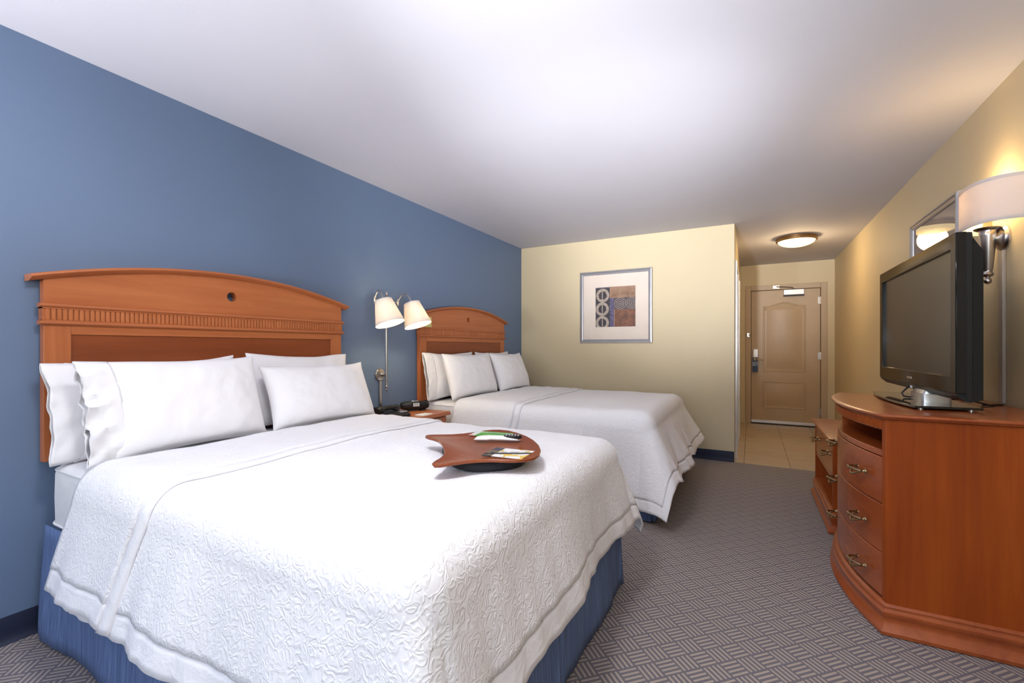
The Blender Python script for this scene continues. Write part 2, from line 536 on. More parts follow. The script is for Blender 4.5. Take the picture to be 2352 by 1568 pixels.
# unseen fill lamps added for bounced light, reflector heads turned up to the ceiling
def fill_lamp(x, y, zl, elev, head, label, power, cone=88):
    t = thing('fill_lamp', (x, y, 0), label, 'fill lamp', 'added fill lamps')
    MB().lathe([(0.14, 0.0), (0.14, 0.012), (0.05, 0.024), (0.016, 0.04)], (x, y, 0), n=32).build('base', 'nickel', t, smooth=40)
    MB().lathe([(0.012, 0.03), (0.012, zl - 0.10), (0.018, zl - 0.08)], (x, y, 0), n=16).build('pole', 'nickel', t, smooth=40)
    d = Vector((math.sin(R(head)) * math.cos(R(elev)), math.cos(R(head)) * math.cos(R(elev)), math.sin(R(elev))))
    c = Vector((x, y, zl))
    MB().lathe([(0.025, -0.10), (0.05, -0.095), (0.075, -0.06), (0.11, 0.0), (0.107, 0.0), (0.072, -0.057), (0.045, -0.088), (0.022, -0.092)], tuple(c), tuple(d), n=32, closed=True).build('reflector', 'white_metal', t, smooth=50)
    l = bpy.data.lights.new('fill_lamp_light', 'SPOT'); l.spot_size = R(cone); l.spot_blend = 1.0; l.shadow_soft_size = 0.11; l.energy = power; l.color = (0.92, 0.94, 1.0)
    o = bpy.data.objects.new('fill_lamp_light', l); o.location = c; o.rotation_euler = d.to_track_quat('-Z', 'Y').to_euler()
    COL.objects.link(o); o.parent = t; o.matrix_parent_inverse = t.matrix_basis.inverted()
fill_lamp(-2.0, -1.5, 1.30, 36, 8, 'added reflector fill lamp behind the camera by the blue wall', 285.0)
fill_lamp(0.45, -1.5, 1.30, 36, -10, 'added reflector fill lamp behind the camera by the cream wall', 285.0)
fill_lamp(-0.75, -1.9, 1.25, 11.5, 2, 'added reflector fill lamp behind the camera at the middle of the window', 700.0, 34)
fill_lamp(0.88, 1.30, 0.80, 26, -50, 'added low reflector fill lamp beside the chest out of view at right', 125.0, 62)

# vinyl cove baseboards
def cove(name, pts, h=0.105):
    """pts: profile swept straight between two floor points; n = direction into the room"""
    (ax, ay), (bx, by), (nx, ny) = pts
    prof = [(0.0, 0.0), (0.022, 0.0), (0.014, 0.006), (0.007, 0.018), (0.005, 0.04), (0.005, h - 0.006), (0.003, h), (0.0, h)]
    mb = MB()
    ra = [(ax + nx * d, ay + ny * d, z) for d, z in prof]
    rb = [(bx + nx * d, by + ny * d, z) for d, z in prof]
    mb.loft([ra, rb])
    return struct(mb.build(name, 'navy_vinyl', smooth=40))
cove('baseboard_left', ((XL, YW), (XL, YB), (1, 0)))
cove('baseboard_back', ((XL, YB), (XH - 0.004, YB), (0, -1)))
cove('baseboard_right', ((XR, YW), (XR, 5.07), (-1, 0)))
# tile skirting in the passage
struct(MB().box(XR - 0.008, XR, 5.08, YE, 0.001, 0.095).build('baseboard_hall', 'tile', bevel=0.002))

# ------------------------------------------------------------------ entry door
def arch_outline(x0, x1, z0, z1, rise, n=20):
    P = [(x0, z0), (x1, z0), (x1, z1)]
    for i in range(1, n):
        t = i / n; x = x1 + (x0 - x1) * t
        u = abs(2 * t - 1)
        k = 0.0 if u > 0.86 else 0.5 * (1 + math.cos(math.pi * u / 0.86))
        P.append((x, z1 + rise * k))
    P.append((x0, z1))
    return P
door = struct(thing('door_1', ((DX0 + DX1) / 2, YE + 0.03, 0), None, None))
lx0, lx1, lz0, lz1 = DX0 + 0.035, DX1 - 0.035, 0.012, DZ1 - 0.035
yf = YE + 0.015      # face of the leaf
MB().box(lx0, lx1, yf, yf + 0.044, lz0, lz1).build('door_leaf', 'door_paint', door, bevel=0.002)
for nm, o in (('door_panel', arch_outline(lx0 + 0.155, lx1 - 0.175, 0.80, 1.80, 0.055)),
              ('door_panel', arch_outline(lx0 + 0.155, lx1 - 0.175, 0.245, 0.66, 0.0, 2))):
    rings = []
    for d, h in ((0.0, 0.0), (-0.006, 0.007), (-0.016, 0.008), (-0.026, 0.001), (-0.040, 0.001), (-0.062, 0.009)):
        rings.append([(p[0], yf - h, p[1]) for p in offset_poly(o, d)])
    MB().loft(rings, cap0=False).build(nm, 'door_paint', door, smooth=30)
# frame: two jambs and head, casing proud of the wall
for nm, b in (('door_jamb', (DX0 - 0.045, DX0 + 0.030, 0, DZ1 + 0.045)), ('door_jamb', (DX1 - 0.030, DX1 + 0.045, 0, DZ1 + 0.045))):
    MB().box(b[0], b[1], YE - 0.018, YE + 0.10, b[2], b[3]).build(nm, 'trim_taupe', door, bevel=0.004)
MB().box(DX0 + 0.030, DX1 - 0.030, YE - 0.018, YE + 0.10, DZ1 - 0.030, DZ1 + 0.045).build('door_head', 'trim_taupe', door, bevel=0.004)
MB().box(lx0, lx1, yf - 0.010, yf, 0.018, 0.060).build('door_sweep', 'white_metal', door, bevel=0.002)
MB().box(DX0 + 0.03, DX1 - 0.03, yf - 0.03, yf + 0.08, 0.0, 0.010).build('threshold', 'matte_black', door, bevel=0.002)
for z in (1.86, 1.05, 0.22):
    MB().lathe([(0.008, -0.055), (0.008, 0.055)], (lx1 + 0.004, yf - 0.006, z), (0, 0, 1), 10).box(
        lx1 - 0.028, lx1 + 0.004, yf - 0.003, yf, z - 0.05, z + 0.05).build('hinge', 'nickel', door, smooth=40)
# closer: body on the leaf, arm and shoe on the head
cl = MB().box(0.43, 0.69, yf - 0.065, yf, 1.955, 2.035).build('door_closer', 'white_metal', door, bevel=0.006)
MB().box(0.43, 0.69, yf - 0.062, yf - 0.001, 1.938, 1.955).build('closer_cover', 'matte_black', cl, bevel=0.002)
MB().tube([(0.56, yf - 0.04, 2.045), (0.54, yf - 0.055, 2.062), (0.40, yf - 0.085, 2.078), (0.33, yf - 0.05, 2.085)], 0.009, 8).build('closer_arm', 'nickel', cl, smooth=40)
MB().box(0.29, 0.38, YE - 0.045, YE - 0.018, 2.055, 2.105).build('closer_shoe', 'nickel', cl, bevel=0.003)
# card lock and lever
lk = MB().box(lx0 + 0.022, lx0 + 0.092, yf - 0.028, yf, 1.015, 1.150).build('lock_plate', 'white_metal', door, bevel=0.008)
MB().lathe([(0.011, 0), (0.011, 0.012), (0.008, 0.014)], (lx0 + 0.05, yf - 0.028, 1.045), (0, -1, 0), 14).box(
    lx0 + 0.046, lx0 + 0.054, yf - 0.05, yf - 0.04, 1.035, 1.060).build('thumb_turn', 'nickel', lk, smooth=40)
MB().lathe([(0.013, 0), (0.011, 0.045)], (lx0 + 0.05, yf - 0.02, 0.995), (0, -1, 0), 14).tube(
    [(lx0 + 0.05, yf - 0.062, 0.995), (lx0 + 0.09, yf - 0.065, 0.992), (lx0 + 0.165, yf - 0.06, 0.978)], [0.010, 0.009, 0.007], 10).build('lever', 'bronze', lk, smooth=50)
MB().box(DX0 - 0.025, DX0 + 0.010, YE - 0.035, YE - 0.018, 1.335, 1.395).tube(
    [(DX0 - 0.005, YE - 0.035, 1.365), (DX0 + 0.03, YE - 0.045, 1.365)], 0.007, 8).build('door_guard', 'nickel', door, bevel=0.002)
# hanger sign on the lever
hg = MB()
P = [(-0.037, -0.13), (0.037, -0.13), (0.037, 0.10), (0.012, 0.10), (0.012, 0.085)]
P += [(0.022 * math.cos(R(a)), 0.065 + 0.022 * math.sin(R(a))) for a in range(55, -236, -20)]
P += [(-0.037, 0.10)]
hg.loft([[(x, -0.0007, z) for x, z in P], [(x, 0.0007, z) for x, z in P]])
ho = hg.build('door_hanger', 'hanger_print', None, loc=(lx0 + 0.052, yf - 0.047, 0.923))
tag(ho, 'navy blue card sign hanging from the entry door lever', 'door hanger')

# sliding closet door on the left side of the passage
cd = thing('closet_door', (XH, 5.8, 0), 'white framed sliding closet door beside the far cream wall corner', 'closet door')
MB().box(XH, XH + 0.020, 5.215, 5.290, 0.002, 2.085).build('door_jamb', 'white_metal', cd, bevel=0.003)
MB().box(XH, XH + 0.020, 5.290, 6.48, 2.035, 2.085).build('top_track', 'white_metal', cd, bevel=0.003)
MB().box(XH, XH + 0.014, 5.290, 6.48, 0.002, 0.02).build('floor_track', 'white_metal', cd, bevel=0.002)
MB().box(XH, XH + 0.024, 6.42, 6.48, 0.02, 2.035).build('door_stile', 'white_metal', cd, bevel=0.003)
MB().box(XH, XH + 0.008, 5.300, 6.42, 0.022, 2.033).build('door_mirror', 'mirror', cd)
MB().box(XH, XH + 0.018, 5.86, 5.90, 0.022, 2.033).build('door_stile', 'white_metal', cd, bevel=0.003)

# flush ceiling lights: one in the passage, one unseen, added to brighten the near bed
def bowl_light(lc, label, power, color, glass, down):
    cf = thing('ceiling_light', lc, label, 'ceiling light', 'bowl ceiling lights')
    MB().lathe([(0.06, 0.0), (0.195, 0.0), (0.205, -0.008), (0.205, -0.018), (0.197, -0.022), (0.197, -0.030), (0.205, -0.034),
                (0.205, -0.044), (0.196, -0.050), (0.186, -0.048), (0.186, -0.01), (0.06, -0.01)], lc, n=48, closed=True).build('rim', 'dark_bronze', cf, smooth=40)
    MB().lathe([(0.187, -0.030)] + [(0.187 * math.cos(R(a)), -0.040 - 0.068 * math.sin(R(a))) for a in range(0, 91, 10)], lc, n=48).build('glass_bowl', glass, cf, smooth=60)
    if down:
        l = bpy.data.lights.new('ceiling_light_glow', 'AREA'); l.shape = 'DISK'; l.size = 0.34; l.energy = power; l.color = color
        o = bpy.data.objects.new('ceiling_light_glow', l); o.location = (lc[0], lc[1], ZC - 0.115); COL.objects.link(o)
        o.parent = cf; o.matrix_parent_inverse = cf.matrix_basis.inverted()
    else:
        point_light('ceiling_light_glow', (lc[0], lc[1], ZC - 0.16), power, color, 0.12, cf)
bowl_light((0.46, 6.06, ZC), 'lit bowl ceiling light with bronze rim in the entry passage', 7.0, (1.0, 0.72, 0.40), 'lamp_glass', False)
bowl_light((-0.80, 0.62, ZC), 'added unseen bowl light above the camera that brightens the near bed', 10.0, (0.93, 0.95, 1.0), 'lamp_glass', True)

# ------------------------------------------------------------------ framed pictures
def picture(name, label, loc, rotz, size, art, group):
    t = thing(name, loc, label, 'picture', group)
    t.rotation_euler = (0, 0, rotz)
    h = size / 2
    # frame: mitred moulding, profile (inset from outer edge, depth toward the room)
    prof = [(0.0, 0.0), (0.0, 0.018), (0.006, 0.026), (0.016, 0.028), (0.022, 0.022), (0.028, 0.024), (0.040, 0.018), (0.044, 0.010), (0.044, 0.0)]
    names = []
    for k in range(4):
        mb = MB()
        ang = k * math.pi / 2
        ra, rb = [], []
        for d, z in prof:
            for lst, sx in ((ra, -1), (rb, 1)):
                x = sx * (h - d); zz = h - d
                X = x * math.cos(ang) - zz * math.sin(ang); Z = x * math.sin(ang) + zz * math.cos(ang)
                lst.append((X, -z, Z))
        mb.loft([ra, rb])
        o = mb.build('frame_rail', 'silver_frame', t, smooth=35, loc=(0, 0, 0))
    q = h - 0.040
    a = 0.555 * size / 2
    mb = MB()
    ring = [[(-q, -0.006, -q), (q, -0.006, -q), (q, -0.006, q), (-q, -0.006, q)],
            [(-a, -0.006, -a), (a, -0.006, -a), (a, -0.006, a), (-a, -0.006, a)],
            [(-a + 0.003, -0.003, -a + 0.003), (a - 0.003, -0.003, -a + 0.003), (a - 0.003, -0.003, a - 0.003), (-a + 0.003, -0.003, a - 0.003)]]
    mb.loft(ring, cap0=False, cap1=False).build('mat_board', 'mat_board', t, loc=(0, 0, 0))
    o = MB().box(-0.5, 0.5, -0.001, 0.001, -0.5, 0.5).build('art_print', art, t, loc=(0, -0.003, -0.002 * size))
    o.scale = (2 * a, 1, 2 * a)
    MB().add([(-q, -0.010, -q), (q, -0.010, -q), (q, -0.010, q), (-q, -0.010, q)], [(0, 1, 2, 3)]).build('picture_glass', 'picture_glass', t, loc=(0, 0, 0), recalc=False)
    MB().box(-q, q, -0.001, 0.0, -q, q).build('backing', 'matte_black', t, loc=(0, 0, 0))
    return t
picture('framed_picture', 'silver framed abstract picture with three rings on the far cream wall', (-1.381, YB - 0.001, 1.642), 0, 0.84, 'art_print', 'framed pictures')
picture('framed_picture', 'silver framed picture behind the television reflecting the lit wall lamp', (XR - 0.001, 3.865, 1.635), R(-90), 0.86, 'art_print_warm', 'framed pictures')

# ------------------------------------------------------------------ headboards
def headboard(yc, label):
    t = thing('headboard', (XL, yc, 0.70), label, 'headboard', 'headboards on the blue wall')
    W = 1.50; hw = W / 2
    xf = XL + 0.052
    zb, ze, zp = 0.70, 1.452, 1.562       # bottom, end height, arch peak
    def ztop(y):
        u = (y - yc) / (hw + 0.04)
        return zp - (zp - ze) * abs(u) ** 2.05
    # upper arched board with a round hole: ring of quads between hole and outline
    hz, hr = 1.452, 0.026
    zlow = 1.345
    n = 96
    def outer(an):
        dy, dz = math.cos(an), math.sin(an)
        lo, hi = 0.0, 3.0
        for _ in range(40):
            m = (lo + hi) / 2
            y = yc + dy * m; z = hz + dz * m
            inside = abs(y - yc) <= hw and z >= zlow and z <= ztop(y) - 0.004
            if inside: lo = m
            else: hi = m
        return yc + dy * lo, hz + dz * lo
    angs = sorted(set([2 * math.pi * i / n for i in range(n)] +
                      [math.atan2(zlow - hz, hw) % (2 * math.pi), math.atan2(zlow - hz, -hw) % (2 * math.pi),
                       math.atan2(ztop(yc + hw) - 0.004 - hz, hw) % (2 * math.pi), math.atan2(ztop(yc - hw) - 0.004 - hz, -hw) % (2 * math.pi)]))
    mb = MB()
    rings = []
    xb_ = XL + 0.012
    for x in (xf, xb_):
        rings.append([(x, yc + hr * math.cos(a), hz + hr * math.sin(a)) for a in angs])
        rings.append([(x, *outer(a)) for a in angs])
    fi, fo, bi, bo = rings
    mb.loft([bi, fi, fo, bo], cap0=False, cap1=False)
    k = len(angs)
    mb.build('arched_board', 'cherry_y', t, smooth=30)
    # stiles, rails and recessed panel
    MB().box(xb_, xf, yc - hw, yc - hw + 0.085, zb, 1.270).build('stile', 'cherry_z', t, bevel=0.002)
    MB().box(xb_, xf, yc + hw - 0.085, yc + hw, zb, 1.270).build('stile', 'cherry_z', t, bevel=0.002)
    MB().box(xb_, xf, yc - hw + 0.085, yc + hw - 0.085, 1.225, 1.270).build('rail', 'cherry_y', t, bevel=0.002)
    MB().box(xb_, xf, yc - hw + 0.085, yc + hw - 0.085, zb, 0.78).build('rail', 'cherry_y', t, bevel=0.002)
    MB().box(xb_, xf - 0.006, yc - hw + 0.085, yc + hw - 0.085, 0.78, 1.225).build('panel', 'cherry_panel', t, bevel=0.001)
    # fluted band between two beads
    MB().box(xb_, xf + 0.002, yc - hw - 0.004, yc + hw + 0.004, 1.270, 1.345).build('band_board', 'cherry_y', t)
    mb = MB(); pitch = 0.0177; y = yc - hw + 0.004
    while y + 0.0135 < yc + hw:
        mb.box(xf + 0.002, xf + 0.0075, y, y + 0.0132, 1.285, 1.331); y += pitch
    stuff(mb.build('fluting', 'cherry_z', t, bevel=0.0012, seg=1))
    MB().box(xb_, xf + 0.0075, yc - hw - 0.004, yc + hw + 0.004, 1.331, 1.339).build('band_edge', 'cherry_y', t)
    MB().box(xb_, xf + 0.0075, yc - hw - 0.004, yc + hw + 0.004, 1.277, 1.285).build('band_edge', 'cherry_y', t)
    for z in (1.273, 1.345):
        pr = [(xf - 0.02 + 0.0, -0.009), (xf + 0.008, -0.009), (xf + 0.015, -0.005), (xf + 0.017, 0.0), (xf + 0.015, 0.005), (xf + 0.008, 0.009), (xf - 0.02, 0.009)]
        MB().loft([[(x, yc - hw - 0.014, z + d) for x, d in pr], [(x, yc + hw + 0.014, z + d) for x, d in pr]]).build('bead_moulding', 'cherry_y', t, smooth=50)
    # arched top rail
    pr = [(XL + 0.004, -0.012), (xf + 0.006, -0.012), (xf + 0.012, -0.006), (xf + 0.026, -0.003), (xf + 0.032, 0.004), (xf + 0.030, 0.011), (xf + 0.022, 0.015), (XL + 0.004, 0.015)]
    rings = []
    for i in range(49):
        y = yc - hw - 0.042 + (W + 0.084) * i / 48
        rings.append([(x, y, ztop(y) + d) for x, d in pr])
    MB().loft(rings).build('top_rail', 'cherry_y', t, smooth=50)
    # dark steel feet below the board
    for s in (-1, 1):
        MB().box(XL + 0.004, XL + 0.045, yc + s * (hw - 0.22) - 0.03, yc + s * (hw - 0.22) + 0.03, 0.0, zb).build('leg', 'matte_black', t, bevel=0.003)
    return t
Y1, Y2 = 1.446, 3.800
headboard(Y1, 'large cherry wood arched headboard of the bed nearest the camera')
headboard(Y2, 'cherry wood arched headboard of the far bed beyond the wall lamp')

# ------------------------------------------------------------------ beds
ZT = 0.70
BX0, BX1 = -2.53, -0.585
HWB = 0.738
def rounded_rect(x0, x1, y0, y1, r, n=8):
    P = []
    for cx, cy, a0 in ((x1 - r, y0 + r, -90), (x1 - r, y1 - r, 0), (x0 + r, y1 - r, 90), (x0 + r, y0 + r, 180)):
        for i in range(n + 1):
            a = R(a0 + 90 * i / n); P.append((cx + r * math.cos(a), cy + r * math.sin(a)))
    return P
def bed(yc, label, seed):
    t = thing('bed', ((BX0 + BX1) / 2, yc, 0), label, 'bed', 'double beds')
    y0, y1 = yc - HWB, yc + HWB
    # mattress with soft edges
    base = rounded_rect(BX0, BX1, y0, y1, 0.07)
    rings = []
    for d, z in ((-0.06, 0.435), (-0.02, 0.438), (-0.004, 0.450), (0.0, 0.475), (0.002, 0.57), (0.0, 0.66), (-0.006, 0.680), (-0.022, 0.694), (-0.06, 0.700)):
        rings.append([(x, y, z) for x, y in offset_poly(base, d)])
    mt = MB().loft(rings).build('mattress', 'sheet_linen', t, smooth=60)
    for z in (0.462, 0.676):
        MB().tube([(x, y, z) for x, y in offset_poly(base, 0.002 if z < 0.6 else -0.004)], 0.005, 6, closed=True).build('piping', 'sheet_linen', mt, smooth=60)
    base2 = rounded_rect(BX0 + 0.01, BX1 - 0.02, y0 + 0.02, y1 - 0.02, 0.05)
    MB().loft([[(x, y, 0.16) for x, y in base2], [(x, y, 0.434) for x, y in base2]]).build('box_spring', 'denim', t, smooth=60)
    for lx in (BX0 + 0.12, BX1 - 0.22):
        for ly in (y0 + 0.15, y1 - 0.15):
            MB().lathe([(0.028, 0.0), (0.028, 0.01), (0.018, 0.015), (0.018, 0.165)], (lx, ly, 0), n=12).build('leg', 'matte_black', t, smooth=40)
    # skirt: three hanging sides with a pleat in the middle of each and at the corners
    path = []
    r = 0.035; step = 0.012
    X1 = BX1 + 0.008; Ya, Yb = y0 - 0.008, y1 + 0.008
    def seg(ax, ay, bx, by, nx, ny):
        L = math.hypot(bx - ax, by - ay); k = int(L / step)
        for i in range(k): path.append((ax + (bx - ax) * i / k, ay + (by - ay) * i / k, nx, ny))
    def arc(cx, cy, a0, a1):
        for i in range(9):
            a = R(a0 + (a1 - a0) * i / 9); path.append((cx + r * math.cos(a), cy + r * math.sin(a), math.cos(a), math.sin(a)))
    seg(BX0 + 0.0, Ya, X1 - r, Ya, 0, -1); c1 = len(path)
    arc(X1 - r, Ya + r, -90, 0)
    seg(X1, Ya + r, X1, Yb - r, 1, 0); c2 = len(path)
    arc(X1 - r, Yb - r, 0, 90)
    seg(X1 - r, Yb, BX0, Yb, 0, 1)
    n = len(path)
    pl = [c1 * 0.36, c1 * 0.70, c1 + 4, (c1 + c2) / 2, c2 + 4, n - c1 * 0.5]
    nz = 10
    rings = []
    vs_ = []; fs = []
    for i, (x, y, nx, ny) in enumerate(path):
        for j in range(nz + 1):
            f = j / nz; z = 0.452 - f * 0.437
            w_ = noise.noise(Vector((i * 0.045, seed * 7.1, f * 0.7)))
            w2 = noise.noise(Vector((i * 0.16, seed * 3.3, f * 0.4)))
            o = 0.004 + f * (0.016 + 0.022 * w_ + 0.008 * w2)
            for p in pl:
                q = (i - p) * step
                o += f ** 0.5 * (-0.040 * math.exp(-(q / 0.008) ** 2) + 0.012 * math.exp(-((abs(q) - 0.022) / 0.012) ** 2))
            zz = z + (0.008 * w_ if j == nz else 0)
            vs_.append((x + nx * o, y + ny * o, max(zz, 0.006)))
    for i in range(n - 1):
        for j in range(nz):
            a = i * (nz + 1) + j
            fs.append((a, a + 1, a + nz + 2, a + nz + 1))
    MB().add(vs_, fs).build('bed_skirt', 'denim', t, smooth=179, solid=0.004)
    return t
bed(Y1, 'double bed with white mattress and blue skirt nearest the camera', 1)
bed(Y2, 'far double bed with blue skirt beside the cream wall', 2)

def comforter(yc, label, seed, hang_side, hang_foot, xh, xc, cuff_hang, rnd, flare, flare_foot):
    """hang_side and cuff_hang: (near side, far side) lengths beyond the mattress edge"""
    t = thing('comforter', (-1.4, yc, ZT), label, 'comforter', 'white comforters')
    y0, y1 = yc - HWB, yc + HWB
    def mapping(x, y, d, skew=0.0):
        r = 0.075
        cx = min(x, BX1 - r); cy = min(max(y, y0 + r), y1 - r)
        ex, ey = x - cx, y - cy
        L = math.hypot(ex, ey)
        if L > 1e-6: L *= 1 - rnd * 4 * (ex * ey / (L * L)) ** 2
        zt = ZT + d
        puff = 0.010 * noise.noise(Vector((x * 2.2, y * 2.2, seed))) + 0.005 * noise.noise(Vector((x * 7, y * 7, seed + 5)))
        puff += 0.018 * max(0.0, min(1.0, (x + 2.2) / 1.2)) * (1 - abs((y - yc) / 0.9) ** 2 if abs(y - yc) < 0.9 else 0)
        k_ = max(0.0, min(1.0, (-1.35 - x) / 0.35))
        puff += k_ * (0.007 * noise.noise(Vector((x * 13, y * 1.1, seed + 2))) + 0.003 * noise.noise(Vector((x * 30, y * 2.5, seed + 8))))
        if L < 1e-6: return (x, y, zt + puff)
        l0 = math.hypot(ex, ey); nx, ny = ex / l0, ey / l0
        rr = r + d
        Lb = rr * math.pi / 2
        q = Vector((cx * 1.0 + nx * 0.33, cy * 1.0 + ny * 0.33, seed * 2.7))
        if L < Lb:
            a = L / rr; off = rr * math.sin(a); z = zt - rr * (1 - math.cos(a))
            k = 1 - math.cos(a)
        else:
            off = rr; z = zt - rr; k = 1.0
        hang = max(0.0, L - Lb)
        corner = 4 * (nx * ny) ** 2 if (abs(nx) > 1e-4 and abs(ny) > 1e-4) else 0.0
        w_ = noise.noise(q * 3.1); w2 = noise.noise(q * 8.0 + Vector((0, 0, hang * 1.5)))
        fl = flare + (flare_foot - flare) * nx * nx + 0.12 * corner + 0.14 * w_
        cx -= skew * hang
        off += hang * fl
        g = min(1.0, hang / 0.25)
        off += g * (0.016 * w2 + 0.010 * noise.noise(q * 17.0 + Vector((0, 0, hang * 3))))
        off = max(off, rr + 0.004 if L >= Lb else 0)
        z -= hang * math.sqrt(max(0.2, 1 - min(0.9, fl) ** 2))
        z += puff * (1 - k)
        return (cx + nx * off, cy + ny * off, max(z, 0.03))
    def sheet(x0, x1, hs, d, hem_sides, hem, skew=0.0):
        ya, yb = y0 + 0.075 - hs[0], y1 - 0.075 + hs[1]
        st = 0.019
        nu = int((x1 - x0) / st); nv = int((yb - ya) / st)
        body, edge, edge2 = MB(), MB(), MB()
        def pt(i, j):
            x = x0 + (x1 - x0) * i / nu; y = ya + (yb - ya) * j / nv
            e = 1e9
            if 'f' in hem_sides: e = min(e, x1 - x)
            if 's' in hem_sides: e = min(e, y - ya, yb - y)
            if 'h' in hem_sides: e = min(e, x - x0)
            wav = 0.0
            if 'f' in hem_sides and i == nu or ('s' in hem_sides and j in (0, nv)):
                wav = 0.0
            X, Y, Z = mapping(x + (0.012 * noise.noise(Vector((y * 5, seed, 1.0))) if i == nu else 0), y, d, skew)
            return (X, Y, Z), e
        G = [[pt(i, j) for i in range(nu + 1)] for j in range(nv + 1)]
        idx_b, idx_e, idx_e2 = {}, {}, {}
        def vid(mb, idx, i, j):
            if (i, j) not in idx:
                idx[(i, j)] = len(mb.v); mb.v.append(G[j][i][0])
            return idx[(i, j)]
        for j in range(nv):
            for i in range(nu):
                e = min(G[j][i][1], G[j + 1][i + 1][1], G[j][i + 1][1], G[j + 1][i][1])
                mb, idx = (edge, idx_e) if e < hem else (body, idx_b)
                if mb is edge and 'f' not in hem_sides and j > nv / 2: mb, idx = edge2, idx_e2
                mb.f.append((vid(mb, idx, i, j), vid(mb, idx, i + 1, j), vid(mb, idx, i + 1, j + 1), vid(mb, idx, i, j + 1)))
        return body, edge, edge2
    b, e, _ = sheet(xh, BX1 - 0.075 + hang_foot, hang_side, 0.016, 'fs', 0.062)
    bo = b.build('quilted_top', 'quilt', t, smooth=179, solid=0.016)
    e.build('hem_band', 'hem_linen', bo, smooth=179, solid=0.011)
    b, e, e2 = sheet(xh - 0.012, xc, cuff_hang, 0.034, 's', 0.075, 0.22)
    co = b.build('folded_cuff', 'quilt', t, smooth=179, solid=0.014)
    for h in (e, e2): h.build('hem_band', 'hem_linen', co, smooth=179, solid=0.010)
    # smooth facing along the free edge of the fold
    b, _, _ = sheet(xc - 0.002, xc + 0.055, (cuff_hang[0] + 0.004, cuff_hang[1] + 0.004), 0.030, '', 0.0, 0.22)
    b.build('fold_facing', 'hem_linen', t, smooth=179, solid=0.009)
    return t
comforter(Y1, 'white quilted comforter with the wooden tray lying on it', 1.0, (0.49, 0.47), 0.445, -2.15, -1.70, (0.50, 0.47), 0.14, 0.20, 0.20)
comforter(Y2, 'white quilted comforter on the far bed by the cream wall', 4.0, (0.68, 0.44), 0.52, -2.17, -1.62, (0.60, 0.42), 0.16, 0.14, 0.44)

# ------------------------------------------------------------------ pillows
def pillow(label, loc, lean, yaw, W, H, T, seed, cuff=0, roll=0.0, crumple=0.006):
    """loc: middle of the bottom edge; width runs along Y, leaning back toward the wall by lean degrees; cuff: -1 open end toward -Y, +1 toward +Y"""
    me_front = MB()
    nu, nv = 44, 30
    def surf(u, v, sgn):
        a, b = 2 * u - 1, 2 * v - 1
        th = T / 2 * (max(0, 1 - abs(a) ** 2.6)) ** 0.52 * (max(0, 1 - abs(b) ** 2.6)) ** 0.52
        th *= 1.0 + 0.16 * (-b) + 0.10 * noise.noise(Vector((a * 1.4, b * 1.4, seed)))
        edge = min(1.0, 3.5 * min(1 - abs(a), 1 - abs(b)))
        th += edge * 0.006 * noise.noise(Vector((a * 4.5, b * 3.5, seed + 3 * sgn))) + edge * 0.003 * noise.noise(Vector((a * 11, b * 8, seed + 9 * sgn)))
        y = W / 2 * a * (1 - 0.055 * (1 - b * b) * abs(a) ** 3)
        z = H / 2 + H / 2 * b * (1 - 0.085 * (1 - a * a) * abs(b) ** 3)
        z += 0.008 * noise.noise(Vector((a * 2.0, 3.3, seed + 1.0))) * (0.5 + b / 2)
        return (sgn * th + 0.002 * sgn, y, z)
    me_front.grid(lambda u, v: surf(u, v, 1), nu, nv)
    me_front.grid(lambda u, v: surf(u, v, -1), nu, nv)
    # close the seam all round
    n1 = (nu + 1) * (nv + 1)
    ring = [i for i in range(nu + 1)] + [j * (nu + 1) + nu for j in range(1, nv + 1)] + [nv * (nu + 1) + i for i in range(nu - 1, -1, -1)] + [j * (nu + 1) for j in range(nv - 1, 0, -1)]
    for k in range(len(ring)):
        a_, b_ = ring[k], ring[(k + 1) % len(ring)]
        me_front.f.append((a_, b_, b_ + n1, a_ + n1))
    o = me_front.build('pillow', 'pillow_linen', None, smooth=70, loc=loc, rot=(R(roll), R(-lean), R(yaw)))
    tag(o, label, 'pillow', 'white bed pillows')
    if cuff:
        mb = MB()
        for sgn in (1, -1):
            def cf_(u, v, sgn=sgn):
                b = 2 * v - 1
                body = (max(0, 1 - abs(b) ** 2.6)) ** 0.5
                g = T * 0.20 * body * (1 - 0.55 * u) + 0.003
                wv = body * (crumple * noise.noise(Vector((b * 3.0, u * 1.2, seed))) + crumple * 1.2 * noise.noise(Vector((b * 6.5 + u, u * 2.0, seed + sgn * 4)))) * (0.3 + u)
                a0 = 0.90
                y = cuff * (W / 2 * (a0 * (1 - 0.055 * (1 - b * b))) + u * 0.105 + u * 0.010 * noise.noise(Vector((b * 3, seed, 0))))
                z = H / 2 + H / 2 * b * (1.0 - 0.03 * (1 - u))
                th0 = T / 2 * (1 - a0 ** 2.6) ** 0.52 * body
                gg = th0 * 1.03 * (1 - u) + (g + 0.0) * u
                return (sgn * max(0.003, gg) + wv, y, z)
            mb.grid(cf_, 12, 24)
        c = mb.build('pillowcase_cuff', 'pillow_linen', o, smooth=70, solid=0.003, loc=(0, 0, 0))
    return o
ZP = 0.735
